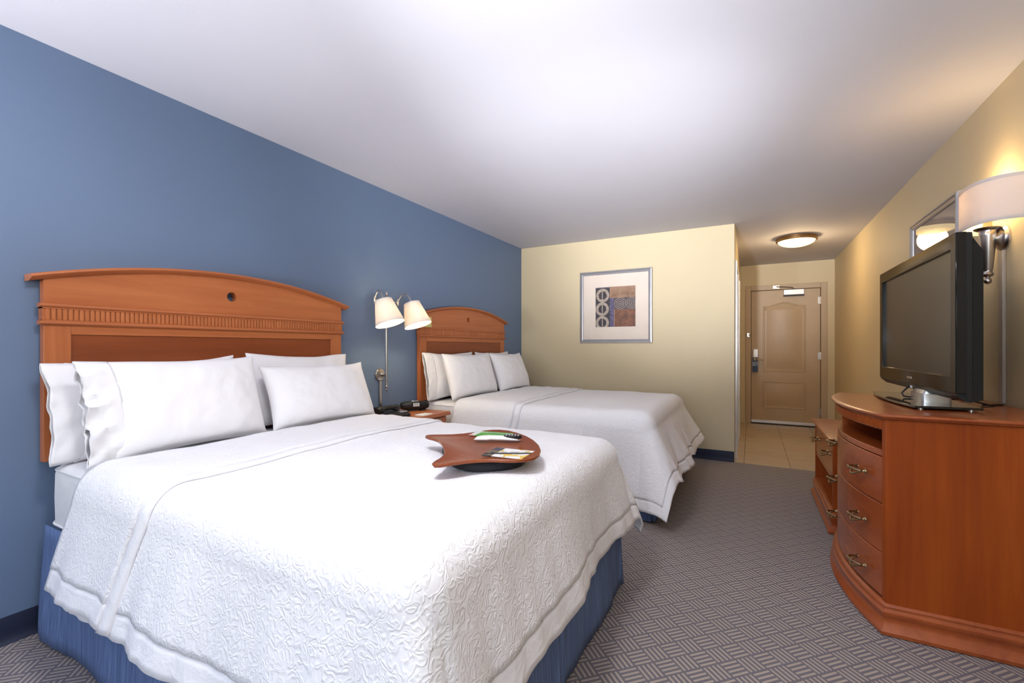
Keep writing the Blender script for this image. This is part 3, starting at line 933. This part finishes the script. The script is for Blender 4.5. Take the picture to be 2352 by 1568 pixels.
# bed nearest the camera
pillow('white pillow with open case end at back left against the near headboard', (-2.425, Y1 - 0.355, 0.712), 9, 0, 0.68, 0.41, 0.13, 1.0, cuff=-1, roll=1.5)
pillow('white pillow against the near headboard behind the small right front pillow', (-2.435, Y1 + 0.385, 0.712), 8, 0, 0.70, 0.425, 0.11, 2.0, roll=-1)
pillow('large white pillow at front left of the near bed with rumpled open case end', (-2.225, Y1 - 0.325, 0.716), 15, 1, 0.65, 0.42, 0.17, 3.0, cuff=-1, roll=1, crumple=0.030)
pillow('white pillow at front right of the near bed beside the wall lamp', (-2.205, Y1 + 0.375, 0.722), 22, -2, 0.70, 0.375, 0.17, 4.0)
# far bed
pillow('white pillow with folded case end beside the clock radio on the far bed', (-2.425, Y2 - 0.375, 0.712), 9, 0, 0.70, 0.42, 0.13, 5.0, cuff=-1)
pillow('white pillow at the back of the far bed nearest the cream wall', (-2.435, Y2 + 0.385, 0.712), 8, 0, 0.70, 0.42, 0.11, 6.0)
pillow('front pillow of the far bed nearest the wall lamp', (-2.225, Y2 - 0.34, 0.722), 16, 0, 0.76, 0.41, 0.17, 7.0)
pillow('front pillow of the far bed nearest the cream wall', (-2.205, Y2 + 0.40, 0.722), 19, 0, 0.66, 0.41, 0.17, 8.0)

# ------------------------------------------------------------------ nightstand between the beds
NX0, NX1, NY0, NY1, NZ = XL + 0.012, -2.15, 2.275, 2.955, 0.655
ns = thing('nightstand', ((NX0 + NX1) / 2, (NY0 + NY1) / 2, 0), 'cherry wood nightstand between the two beds', 'nightstand')
def rect(x0, x1, y0, y1): return [(x0, y0), (x1, y0), (x1, y1), (x0, y1)]
pl = rect(NX0, NX1, NY0, NY1)
def stack(poly, prof, xmin=None, xmax=None):
    rings = []
    for d, z in prof:
        q = offset_poly(poly, d)
        rings.append([(min(max(x, xmin if xmin is not None else -9), xmax if xmax is not None else 9), y, z) for x, y in q])
    return MB().loft(rings)
stack(pl, [(-0.02, NZ - 0.034), (-0.004, NZ - 0.030), (0.0, NZ - 0.022), (0.0, NZ - 0.016), (-0.006, NZ - 0.012), (-0.006, NZ - 0.004), (-0.010, NZ)], xmin=NX0).build('top', 'cherry_y', ns, smooth=35)
MB().box(NX0, NX1 - 0.03, NY0 + 0.025, NY0 + 0.045, 0.07, NZ - 0.034).build('side_panel', 'cherry_z', ns, bevel=0.002)
MB().box(NX0, NX1 - 0.03, NY1 - 0.045, NY1 - 0.025, 0.07, NZ - 0.034).build('side_panel', 'cherry_z', ns, bevel=0.002)
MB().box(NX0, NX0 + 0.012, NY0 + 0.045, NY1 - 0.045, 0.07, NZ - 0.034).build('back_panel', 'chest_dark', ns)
MB().box(NX0 + 0.012, NX1 - 0.035, NY0 + 0.045, NY1 - 0.045, 0.42, 0.44).build('shelf', 'cherry_y', ns)
MB().box(NX0 + 0.012, NX1 - 0.035, NY0 + 0.045, NY1 - 0.045, 0.07, 0.09).build('shelf', 'cherry_y', ns)
dr = MB().box(NX1 - 0.05, NX1 - 0.028, NY0 + 0.048, NY1 - 0.048, 0.445, NZ - 0.040).build('drawer', 'cherry_y', ns, bevel=0.003)
stack(rect(NX0, NX1 - 0.02, NY0 + 0.02, NY1 - 0.02), [(0.008, 0.0), (0.008, 0.02), (0.0, 0.045), (0.0, 0.06), (-0.006, 0.07)], xmin=NX0).build('plinth', 'cherry_y', ns, smooth=35)

# clock radio
ck = thing('clock_radio', (-2.425, 2.83, NZ), 'small black clock radio with grey display on the nightstand', 'clock radio')
ca, sa = math.cos(R(-38)), math.sin(R(-38))   # faces the room toward the camera
def ckp(a, d, z):   # a: sideways, d: toward the viewer
    return (-2.425 + ca * d - sa * a, 2.83 + sa * d + ca * a, NZ + z)
rings = []
for k in range(13):
    u = -1 + 2 * k / 12
    a = 0.118 * math.sin(u * math.pi / 2)
    s = max(0.12, math.cos(u * math.pi / 2) ** 0.42)
    ring = []
    for j in range(20):
        an = 2 * math.pi * j / 20
        cx, cz = math.cos(an), math.sin(an)
        px = 0.045 * s * math.copysign(abs(cx) ** 0.7, cx)
        pz = 0.043 + 0.036 * s * math.copysign(abs(cz) ** 0.7, cz)
        ring.append(ckp(a, px, pz))
    rings.append(ring)
MB().loft(rings).build('body', 'matte_black', ck, smooth=60)
def ckbox(a0, a1, d0, d1, z0, z1):
    return MB().add([ckp(a, d, z) for a in (a0, a1) for d in (d0, d1) for z in (z0, z1)],
                    [(0, 1, 3, 2), (4, 6, 7, 5), (0, 4, 5, 1), (2, 3, 7, 6), (0, 2, 6, 4), (1, 5, 7, 3)])
ckbox(-0.022, 0.032, 0.036, 0.0475, 0.038, 0.068).build('display', 'lcd', ck, bevel=0.002)
ckbox(-0.030, 0.040, 0.036, 0.0462, 0.033, 0.073).build('display_bezel', 'gloss_black', ck, bevel=0.003)
ckbox(-0.03, 0.03, -0.02, 0.02, 0.074, 0.082).build('snooze_button', 'brushed_steel', ck, bevel=0.003)
for a in (-0.06, 0.06):
    ckbox(a - 0.02, a + 0.02, -0.03, 0.03, 0.0, 0.012).build('foot', 'black_cloth', ck)

# telephone
ph = thing('telephone', (-2.36, 2.44, NZ), 'black desk telephone on the nightstand by the near pillow', 'telephone')
stack(rect(-2.46, -2.25, 2.36, 2.58), [(0, NZ + 0.0), (0, NZ + 0.018), (-0.01, NZ + 0.034), (-0.03, NZ + 0.042)]).build('base', 'matte_black', ph, smooth=30)
pts = [(-2.33, 2.325 + 0.21 * i / 12, NZ + 0.062 + 0.016 * math.sin(math.pi * i / 12)) for i in range(13)]
MB().tube(pts, [0.022, 0.027, 0.026, 0.018, 0.016, 0.015, 0.015, 0.015, 0.016, 0.018, 0.026, 0.027, 0.022], 12).build('handset', 'matte_black', ph, smooth=60)
MB().box(-2.335, -2.265, 2.49, 2.565, NZ + 0.036, NZ + 0.045).build('keypad', 'brushed_steel', ph, bevel=0.003)
pts = []
for i in range(90):
    f = i / 89
    pts.append((-2.30 + 0.09 * f + 0.008 * math.cos(i * 1.3), 2.32 + 0.0 * f + 0.008 * math.sin(i * 1.3) + 0.02 * math.sin(f * 3), NZ + 0.052 - 0.036 * min(1, f * 2.0)))
MB().tube(pts, 0.0025, 5).build('coiled_cord', 'matte_black', ph, smooth=60)
# guest directory, notepad and pen
gd = thing('notepad', (-2.25, 2.72, NZ), 'white notepad lying on the nightstand before the clock radio', 'notepad')
MB().box(-2.245, -2.165, 2.62, 2.74, NZ, NZ + 0.006).build('pages', 'paper', gd)
MB().box(-2.246, -2.230, 2.62, 2.74, NZ + 0.006, NZ + 0.0072).build('binding', 'white_plastic', gd)
fo = MB().box(-2.56, -2.47, 2.50, 2.70, NZ, NZ + 0.055).build('leather_folder', 'black_cloth', None, bevel=0.006)
tag(fo, 'black leather folder standing behind the telephone on the nightstand', 'folder')

# small flat yellow square at the edge of the far headboard
yc_ = MB().box(XL + 0.053, XL + 0.056, Y2 - 0.700, Y2 - 0.60, 1.352, 1.445).build('yellow_square', 'pale_yellow', None)
tag(yc_, 'small pale yellow square on the far headboard behind the lampshade', 'card')

# ------------------------------------------------------------------ double reading lamp on the blue wall
LY = 2.615
lp = thing('wall_lamp', (XL, LY, 0.95), 'nickel double-arm wall lamp with two lit white shades above the nightstand', 'wall lamp')
MB().lathe([(0.052, 0.0), (0.052, 0.006), (0.046, 0.014), (0.020, 0.018), (0.012, 0.022), (0.012, 0.07)], (XL, LY, 0.955), (1, 0, 0), 28).build('backplate', 'nickel', lp, smooth=40)
MB().box(XL, XL + 0.016, LY - 0.011, LY + 0.011, NZ + 0.02, 0.905).build('cord_cover', 'nickel', lp, bevel=0.003)
px_ = XL + 0.075
MB().lathe([(0.0075, 0.875), (0.0075, 1.525), (0.011, 1.527), (0.011, 1.565), (0.008, 1.570)], (px_, LY, 0), n=14).build('pole', 'nickel', lp, smooth=40)
MB().lathe([(0.003, -0.045), (0.008, -0.040), (0.010, -0.032), (0.005, -0.026), (0.010, -0.020), (0.011, -0.006), (0.0075, 0.0)], (px_, LY, 0.875), n=14).build('finial', 'nickel', lp, smooth=60)
MB().lathe([(0.008, 0.0), (0.012, 0.006), (0.006, 0.014), (0.011, 0.022), (0.011, 0.030), (0.004, 0.042)], (px_, LY, 1.568), n=14).build('finial', 'nickel', lp, smooth=60)
# cross bar with a joint at each end, hooked arm and shade on each joint
MB().tube([(px_, LY - 0.125, 1.535), (px_, LY + 0.125, 1.535)], 0.006, 10).build('cross_bar', 'nickel', lp, smooth=40)
for s, (dx, dy) in ((-1, (0.095, -0.01)), (1, (0.130, 0.015))):
    jy = LY + s * 0.125
    ar = thing('reading_arm', (px_, jy, 1.535), None, None)
    ar.parent = lp; ar.matrix_parent_inverse = lp.matrix_basis.inverted()
    j = Vector((px_, jy, 1.535)); e = Vector((px_ + dx, jy + dy, 1.535))
    MB().lathe([(0.006, -0.03), (0.011, -0.024), (0.011, 0.024), (0.006, 0.03)], tuple(j), n=14).build('joint', 'nickel', ar, smooth=40)
    pts = []
    for i in range(15):
        f = i / 14
        p = j.lerp(e, f); p.z += 0.068 * math.sin(math.pi * min(1, f * 1.0)) ** 0.8
        pts.append(tuple(p))
    MB().tube(pts, 0.0055, 10).build('arm', 'nickel', ar, smooth=50)
    # shade axis leans so that its mouth faces the room
    ax = Vector((-0.33, -0.06, 1.0)).normalized()
    top = e
    MB().lathe([(0.012, -0.035), (0.013, 0.0), (0.009, 0.012)], tuple(top), tuple(ax), 14).build('socket', 'nickel', ar, smooth=40)
    sh = MB().lathe([(0.064, -0.012), (0.1085, -0.196), (0.1070, -0.196), (0.0625, -0.012)], tuple(top), tuple(ax), 40, closed=True).build('shade', 'shade_fabric', ar, smooth=60)
    for pr_ in ([(0.0645, -0.010), (0.0665, -0.020), (0.0645, -0.020), (0.0625, -0.010)], [(0.1062, -0.188), (0.1092, -0.198), (0.1072, -0.198), (0.1042, -0.188)]):
        MB().lathe(pr_, tuple(top), tuple(ax), 40, closed=True).build('shade_trim', 'shade_fabric', ar, smooth=60)
    bc = top - ax * 0.095
    MB().lathe([(0.012, 0.05), (0.014, 0.03), (0.026, 0.0), (0.024, -0.016), (0.012, -0.027)], tuple(bc), tuple(ax), 16).build('bulb', 'bulb', ar, smooth=60)
    point_light('reading_bulb_light', tuple(top - ax * 0.12), 2.6, (1.0, 0.78, 0.42), 0.03, ar)

# ------------------------------------------------------------------ bow-fronted chest
CY0, CY1, CXF, CXB, CZ = 2.335, 3.300, 0.488, XR - 0.008, 0.900
CYC = (CY0 + CY1) / 2; BOW = 0.085
def bowx(y, d=0.0):
    u = (y - CYC) / ((CY1 - CY0) / 2)
    return CXF - BOW * (1 - u * u) + d
def bow_poly(y0, y1, d=0.0, xb=CXB, n=24):
    P = [(bowx(y1 + (y0 - y1) * i / n, d), y1 + (y0 - y1) * i / n) for i in range(n + 1)]
    return P + [(xb, y0), (xb, y1)]
ch = thing('bow_front_chest', ((CXF + CXB) / 2, CYC, 0), 'cherry wood bow-fronted chest of drawers carrying the television', 'chest of drawers')
stack(bow_poly(CY0, CY1), [(-0.006, CZ - 0.026), (0.004, CZ - 0.025), (0.010, CZ - 0.022), (0.012, CZ - 0.018), (0.021, CZ - 0.015), (0.025, CZ - 0.010), (0.023, CZ - 0.004), (0.014, CZ - 0.001), (0.006, CZ)], xmax=CXB).build('top', 'chest_y', ch, smooth=30)
for ya, yb in ((CY0, CY0 + 0.024), (CY1 - 0.024, CY1)):
    stack([(bowx(yb), yb), (bowx(ya), ya), (CXB, ya), (CXB, yb)], [(0, 0.11), (0, CZ - 0.026)]).build('side_panel', 'chest_z', ch, bevel=0.0015)
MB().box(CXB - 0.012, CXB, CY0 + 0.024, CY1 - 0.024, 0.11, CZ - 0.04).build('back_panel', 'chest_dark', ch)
iy0, iy1 = CY0 + 0.0245, CY1 - 0.0245
stack(bow_poly(iy0, iy1, 0.004, CXB - 0.013), [(0, 0.717), (0, 0.743)]).build('shelf', 'chest_y', ch, bevel=0.002)
stack(bow_poly(iy0, iy1, 0.006, CXB - 0.013), [(0, 0.110), (0, 0.130)]).build('bottom_panel', 'chest_dark', ch)
def bow_slab(y0, y1, d0, d1, z0, z1, n=24):
    A = [(bowx(y0 + (y1 - y0) * i / n, d0), y0 + (y1 - y0) * i / n) for i in range(n + 1)]
    B = [(bowx(y0 + (y1 - y0) * i / n, d1), y0 + (y1 - y0) * i / n) for i in range(n + 1)]
    P = list(reversed(A)) + B
    return MB().loft([[(x, y, z0) for x, y in P], [(x, y, z1) for x, y in P]])
bow_slab(iy0, iy1, 0.002, 0.022, 0.828, CZ - 0.027).build('frieze', 'chest_y', ch)
mb = MB(); pitch = 0.0165; y = iy0 + 0.004
while y + 0.0125 < iy1:
    x = bowx(y + 0.005, -0.005); mb.box(x, x + 0.012, y, y + 0.0122, 0.833, CZ - 0.031); y += pitch
stuff(mb.build('fluting', 'chest_z', ch, bevel=0.001, seg=1))
def ring_pull(parent, x, y, z, s=1.0):
    """bronze pull: two posts, a straight bail and a drooping one, projecting toward -x"""
    mb = MB()
    hw = 0.040 * s
    for k in (-1, 1):
        mb.lathe([(0.009 * s, 0.0), (0.009 * s, 0.003), (0.005 * s, 0.006), (0.005 * s, 0.016), (0.008 * s, 0.019)], (x, y + k * hw, z), (-1, 0, 0), 10)
    up, dn = [], []
    for i in range(13):
        f = i / 12; yy = y - hw + 2 * hw * f
        b = math.sin(math.pi * f) ** 0.7
        up.append((x - 0.014 * s - 0.030 * s * b, yy, z + 0.004 * s * b))
        dn.append((x - 0.014 * s - 0.022 * s * b, yy, z - 0.019 * s * b))
    mb.tube(up, [0.0032 * s + 0.0012 * s * math.sin(math.pi * i / 12) for i in range(13)], 8)
    mb.tube(dn, [0.0030 * s + 0.0012 * s * math.sin(math.pi * i / 12) for i in range(13)], 8)
    return mb.build('pull', 'bronze', parent, smooth=60)
for z0, z1, dzp in ((0.520, 0.713, 0.012), (0.316, 0.516, 0.002), (0.134, 0.312, -0.008)):
    d = bow_slab(iy0 + 0.002, iy1 - 0.002, 0.003, 0.024, z0, z1).build('drawer', 'chest_y', ch, bevel=0.0025)
    for y in (CY0 + 0.165, CY1 - 0.165):
        ring_pull(d, bowx(y, 0.003), y, (z0 + z1) / 2 + dzp, 1.25)
stack(bow_poly(CY0, CY1), [(0.020, 0.0), (0.028, 0.004), (0.030, 0.018), (0.022, 0.030), (0.012, 0.042), (0.009, 0.058), (0.012, 0.072), (0.018, 0.080), (0.018, 0.092), (0.010, 0.098), (0.008, 0.106), (0.010, 0.112), (0.004, 0.120), (-0.004, 0.124)], xmax=CXB).build('plinth', 'chest_y', ch, smooth=40)

# ------------------------------------------------------------------ low drawer cabinet beyond the chest
LY0, LY1, LXF, LXB, LZ = 3.425, 4.310, 0.455, XR - 0.008, 0.600
lc_ = thing('low_cabinet', ((LXF + LXB) / 2, (LY0 + LY1) / 2, 0), 'low cherry cabinet with one drawer and open shelf beyond the chest', 'cabinet')
stack(rect(LXF, LXB, LY0, LY1), [(-0.006, LZ - 0.036), (0.004, LZ - 0.034), (0.010, LZ - 0.026), (0.022, LZ - 0.020), (0.026, LZ - 0.012), (0.022, LZ - 0.004), (0.008, LZ)], xmax=LXB).build('top', 'chest_y', lc_, smooth=30)
for ya in (LY0, LY1 - 0.03):
    MB().box(LXF, LXB, ya, ya + 0.03, 0.12, LZ - 0.036).build('side_panel', 'chest_z', lc_, bevel=0.002)
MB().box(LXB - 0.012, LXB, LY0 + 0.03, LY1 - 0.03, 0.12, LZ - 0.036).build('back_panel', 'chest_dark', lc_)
MB().box(LXF + 0.004, LXB - 0.013, LY0 + 0.0305, LY1 - 0.0305, 0.322, 0.342).build('shelf', 'chest_y', lc_, bevel=0.002)
MB().box(LXF + 0.004, LXB - 0.013, LY0 + 0.0305, LY1 - 0.0305, 0.12, 0.142).build('bottom_panel', 'chest_y', lc_, bevel=0.002)
d = MB().box(LXF + 0.003, LXF + 0.024, LY0 + 0.033, LY1 - 0.033, 0.345, LZ - 0.040).build('drawer', 'chest_y', lc_, bevel=0.003)
for y in (LY0 + 0.19, LY1 - 0.19): ring_pull(d, LXF + 0.003, y, 0.470, 1.2)
stack(rect(LXF, LXB, LY0, LY1), [(0.020, 0.0), (0.028, 0.004), (0.030, 0.018), (0.022, 0.030), (0.012, 0.042), (0.009, 0.058), (0.012, 0.076), (0.018, 0.088), (0.018, 0.102), (0.010, 0.108), (0.008, 0.118), (0.010, 0.124), (0.004, 0.130), (-0.004, 0.132)], xmax=LXB).build('plinth', 'chest_y', lc_, smooth=40)

# ------------------------------------------------------------------ television
TX, TY0, TY1, TZ0, TZ1 = 0.690, 2.305, 3.440, 0.992, 1.612
tv = thing('television', (TX + 0.05, (TY0 + TY1) / 2, CZ), 'black flat screen television on the bow-fronted chest', 'television')
def yz_frame(y0, y1, z0, z1, b, bt, bb, x0, x1):
    mb = MB()
    o = [(y0, z0), (y1, z0), (y1, z1), (y0, z1)]
    i = [(y0 + b, z0 + bb), (y1 - b, z0 + bb), (y1 - b, z1 - bt), (y0 + b, z1 - bt)]
    rings = [[(x1, y, z) for y, z in o], [(x0, y, z) for y, z in o], [(x0, y, z) for y, z in i], [(x1 - 0.002, y, z) for y, z in i]]
    return mb.loft(rings, cap0=False, cap1=False)
yz_frame(TY0, TY1, TZ0, TZ1, 0.052, 0.056, 0.066, TX, TX + 0.030).build('bezel', 'gloss_black', tv, bevel=0.003)
MB().box(TX + 0.012, TX + 0.028, TY0 + 0.050, TY1 - 0.050, TZ0 + 0.064, TZ1 - 0.054).build('screen', 'screen', tv)
def rect3(x, y0, y1, z0, z1): return [(x, y0, z0), (x, y1, z0), (x, y1, z1), (x, y0, z1)]
MB().loft([rect3(TX + 0.030, TY0 + 0.002, TY1 - 0.002, TZ0 - 0.010, TZ1 - 0.002), rect3(TX + 0.048, TY0 + 0.004, TY1 - 0.004, TZ0 - 0.030, TZ1 - 0.004),
           rect3(TX + 0.052, TY0 + 0.012, TY1 - 0.012, TZ0 - 0.030, TZ1 - 0.022), rect3(TX + 0.085, TY0 + 0.022, TY1 - 0.022, TZ0 - 0.022, TZ1 - 0.075)]).build('back_shell', 'matte_black', tv, smooth=20)
# speaker bar under the bezel
MB().loft([rect3(TX + 0.004, TY0 + 0.004, TY1 - 0.004, TZ0 - 0.006, TZ0), rect3(TX + 0.030, TY0 + 0.006, TY1 - 0.006, TZ0 - 0.030, TZ0), rect3(TX + 0.048, TY0 + 0.008, TY1 - 0.008, TZ0 - 0.032, TZ0)]).build('speaker_bar', 'matte_black', tv, smooth=20)
MB().box(TX - 0.001, TX + 0.001, (TY0 + TY1) / 2 - 0.035, (TY0 + TY1) / 2 + 0.035, TZ0 + 0.026, TZ0 + 0.036).build('maker_mark', 'brushed_steel', tv)
MB().box(TX + 0.004, TX + 0.010, 2.862, 2.876, TZ0 - 0.020, TZ0 - 0.008).build('indicator', 'white_plastic', tv)
# silver neck and dark glass foot
st = MB().loft([[(x, y, CZ + 0.018) for x, y in rounded_rect(0.695, 0.800, 2.705, 2.880, 0.012, 3)], [(x, y, CZ + 0.055) for x, y in rounded_rect(0.695, 0.800, 2.705, 2.880, 0.012, 3)],
                [(x, y, CZ + 0.056) for x, y in rounded_rect(0.700, 0.790, 2.71, 2.875, 0.012, 3)], [(x, y, TZ0 - 0.015) for x, y in rounded_rect(0.710, 0.770, 2.71, 2.875, 0.012, 3)]]).build('neck', 'brushed_steel', tv, smooth=35)
P = []
for i in range(15):
    y = 3.27 + (2.53 - 3.27) * i / 14; u = (y - 2.90) / 0.37
    P.append((0.625 - 0.030 * (1 - u * u), y))
P += [(0.85, 2.55), (0.85, 3.25)]
MB().loft([[(x, y, CZ + 0.008) for x, y in P], [(x, y, CZ + 0.018) for x, y in P]]).build('glass_foot', 'base_glass', tv, bevel=0.001)
for x, y in ((0.655, 2.565), (0.82, 2.575), (0.655, 3.235), (0.82, 3.225)):
    MB().lathe([(0.010, 0.0), (0.010, 0.008)], (x, y, CZ), n=12).build('pad', 'nickel', tv, smooth=40)
# cables behind the foot
cbl = MB()
cbl.tube([(0.775, 2.62, 0.985), (0.80, 2.60, 0.950), (0.86, 2.60, 0.935), (0.91, 2.64, 0.920), (0.90, 2.72, 0.906), (0.94, 2.84, 0.904), (1.03, 2.90, 0.904)], 0.0035, 8)
cbl.build('power_cord', 'matte_black', tv, smooth=60)
MB().tube([(0.705, 2.90, 0.986), (0.69, 2.915, 0.965), (0.675, 2.93, 0.940), (0.68, 2.915, 0.925), (0.70, 2.90, 0.923), (0.76, 2.98, 0.923), (0.87, 3.02, 0.912), (0.95, 3.05, 0.904)], 0.004, 8).build('signal_cable', 'matte_black', tv, smooth=60)

# ------------------------------------------------------------------ sconce on the right wall
SY, SZ = 2.965, 1.690
sc_ = thing('wall_sconce', (XR, SY, SZ), 'nickel wall sconce with lit half-round white shade above the television', 'wall sconce')
MB().lathe([(0.062, 0.0), (0.062, 0.006), (0.056, 0.012), (0.054, 0.018), (0.044, 0.024), (0.030, 0.028), (0.020, 0.034), (0.016, 0.040)], (XR, SY, SZ), (-1, 0, 0), 32).build('backplate', 'nickel', sc_, smooth=40)
tx = XR - 0.058
MB().tube([(XR - 0.030, SY, SZ), (XR - 0.045, SY, SZ), (tx, SY, SZ)], 0.013, 12).build('arm', 'nickel', sc_, smooth=50)
MB().lathe([(0.004, -0.250), (0.012, -0.244), (0.015, -0.234), (0.012, -0.224), (0.007, -0.218), (0.018, -0.212), (0.022, -0.204), (0.016, -0.192), (0.016, -0.186),
            (0.018, -0.182), (0.031, -0.020), (0.033, -0.014), (0.031, -0.008), (0.033, 0.004), (0.048, 0.012), (0.050, 0.017), (0.020, 0.019)], (tx, SY, 1.725), n=28).build('torch_stem', 'nickel', sc_, smooth=50)
MB().lathe([(0.016, 0.0), (0.016, 0.085), (0.012, 0.088)], (tx, SY, 1.744), n=16).build('candle_sleeve', 'bulb_sleeve', sc_, smooth=40)
MB().lathe([(0.010, 0.0), (0.022, 0.02), (0.024, 0.035), (0.014, 0.055), (0.006, 0.062)], (tx, SY, 1.832), n=16).build('bulb', 'bulb', sc_, smooth=60)
def half_shade(z0, z1, dr):
    mb = MB(); A, B = 0.182, 0.130
    n = 40
    out, inn = [], []
    for i in range(n + 1):
        a = math.pi * i / n
        e = 0.75
        y = math.copysign(abs(math.cos(a)) ** e, math.cos(a)); x = abs(math.sin(a)) ** e
        out.append((XR - 0.003 - (B + 0.009 + dr) * x, SY + (A + dr) * y)); inn.append((XR - 0.003 - (B + 0.006) * x, SY + (A - 0.003) * y))
    P = out + list(reversed(inn))
    return mb.loft([[(x, y, z0) for x, y in P], [(x, y, z1) for x, y in P]])
half_shade(1.745, 1.943, 0.0).build('shade', 'sconce_fabric', sc_, smooth=40)
half_shade(1.743, 1.757, 0.0012).build('shade_trim', 'sconce_fabric', sc_, smooth=40)
half_shade(1.931, 1.945, 0.0012).build('shade_trim', 'sconce_fabric', sc_, smooth=40)
MB().box(XR - 0.016, XR, SY - 0.020, SY + 0.020, 0.905, 1.632).build('cord_cover', 'conduit', sc_, bevel=0.004)
point_light('sconce_bulb_light', (tx, SY, 1.875), 7.5, (1.0, 0.70, 0.36), 0.03, sc_)

# ------------------------------------------------------------------ lap tray on the near bed
TO = Vector((-1.062, 1.322, 0.0)); TU = Vector((math.cos(R(-48)), math.sin(R(-48)), 0)); TV = Vector((-TU.y, TU.x, 0))
tang = math.atan2(TU.y, TU.x)
ZTR = 0.744
tr = thing('lap_tray', (TO.x, TO.y, ZTR), 'cherry wood lap tray with black cushion lying on the near bed', 'lap tray')
tr.rotation_euler = (0, 0, tang)
half = [(0.0, 0.052), (0.07, 0.050), (0.125, 0.042), (0.170, 0.024), (0.20, 0.006), (0.225, -0.004), (0.247, 0.000), (0.254, 0.020), (0.240, 0.07), (0.231, 0.11), (0.231, 0.15), (0.240, 0.19),
        (0.256, 0.225), (0.270, 0.262), (0.274, 0.295), (0.264, 0.328), (0.230, 0.360), (0.165, 0.386), (0.085, 0.403), (0.0, 0.409)]
outl = half + [(-x, y) for x, y in reversed(half[1:-1])]
def ztray(u, v): return 0.046 + 0.008 * v / 0.4
rings = []
for d, dz in ((-0.006, -0.006), (-0.003, -0.006), (0.0, -0.002), (0.0, 0.003), (-0.002, 0.005), (-0.004, 0.005), (-0.006, 0.0045)):
    q = offset_poly(outl, d)
    rings.append([(u, v, ztray(u, v) + dz) for u, v in q])
mb = MB().loft(rings, cap0=True, cap1=True)
mb.build('tray_top', 'tray_wood', tr, smooth=45, loc=(0, 0, 0))
cush = [(0.218 * math.copysign(abs(math.cos(R(a))) ** 0.75, math.cos(R(a))), 0.205 + 0.150 * math.copysign(abs(math.sin(R(a))) ** 0.75, math.sin(R(a)))) for a in range(0, 360, 10)]
MB().loft([[(u, v, z) for u, v in offset_poly(cush, d)] for d, z in ((-0.05, 0.000), (-0.02, 0.001), (-0.004, 0.008), (0.004, 0.020), (0.002, 0.034), (-0.012, 0.042), (-0.04, 0.044))]).build('cushion', 'black_cloth', tr, smooth=70, loc=(0, 0, 0))
def on_tray(u, v, dz=0.0):
    p = TO + TU * u + TV * v; return (p.x, p.y, ZTR + ztray(u, v) + 0.0046 + dz)
# leaflet
lf = MB().box(-0.085, 0.085, -0.050, 0.050, 0, 0.0012).build('leaflet', 'leaflet', None, loc=on_tray(-0.165, 0.270, 0.0010), rot=(0, 0, R(8)))
tag(lf, 'green and white leaflet beneath the remote control on the tray', 'leaflet')
# remote control
rc = thing('remote_control', on_tray(-0.015, 0.262, 0.0012), 'white television remote control with black buttons on the tray', 'remote control')
rc.rotation_euler = (0, 0, R(22))
Lr = 0.185
rings = []
for k in range(17):
    f = k / 16; s = math.sin(math.pi * min(max(f, 0.0), 1.0)) ** 0.28 if 0 < f < 1 else 0.05
    w_ = (0.030 - 0.010 * math.sin(math.pi * min(1, f / 0.95)) ** 2 * (f > 0.35) + (0.004 if f < 0.35 else 0)) * s
    h_ = 0.019 * s
    x = -Lr / 2 + Lr * f
    rings.append([(x, w_ * math.cos(R(a)), 0.006 + h_ / 2 + h_ / 2 * math.sin(R(a))) for a in range(0, 360, 24)])
MB().loft(rings).build('shell', 'white_plastic', rc, smooth=70, loc=(0, 0, 0))
P = [(0.062 + 0.036 * math.cos(R(a)), 0.019 * math.sin(R(a))) for a in range(0, 360, 15)]
MB().loft([[(x, y, 0.016) for x, y in P], [(x, y, 0.0265) for x, y in P]]).build('key_plate', 'matte_black', rc, bevel=0.001, loc=(0, 0, 0))
for i in range(5):
    for j in range(3):
        MB().lathe([(0.0038, 0.0), (0.0038, 0.0025), (0.0025, 0.0035)], (0.038 + i * 0.0115, (j - 1) * 0.0105, 0.0262), n=8).build('button', 'brushed_steel', rc, smooth=40, loc=(0, 0, 0))
# printed card
mc = MB().box(-0.075, 0.075, -0.062, 0.062, 0, 0.0014).build('menu_card', 'menu_card', None, loc=on_tray(0.180, 0.262, 0.0010), rot=(0, 0, R(5)))
tag(mc, 'black, yellow and white printed card at the near edge of the tray', 'card')
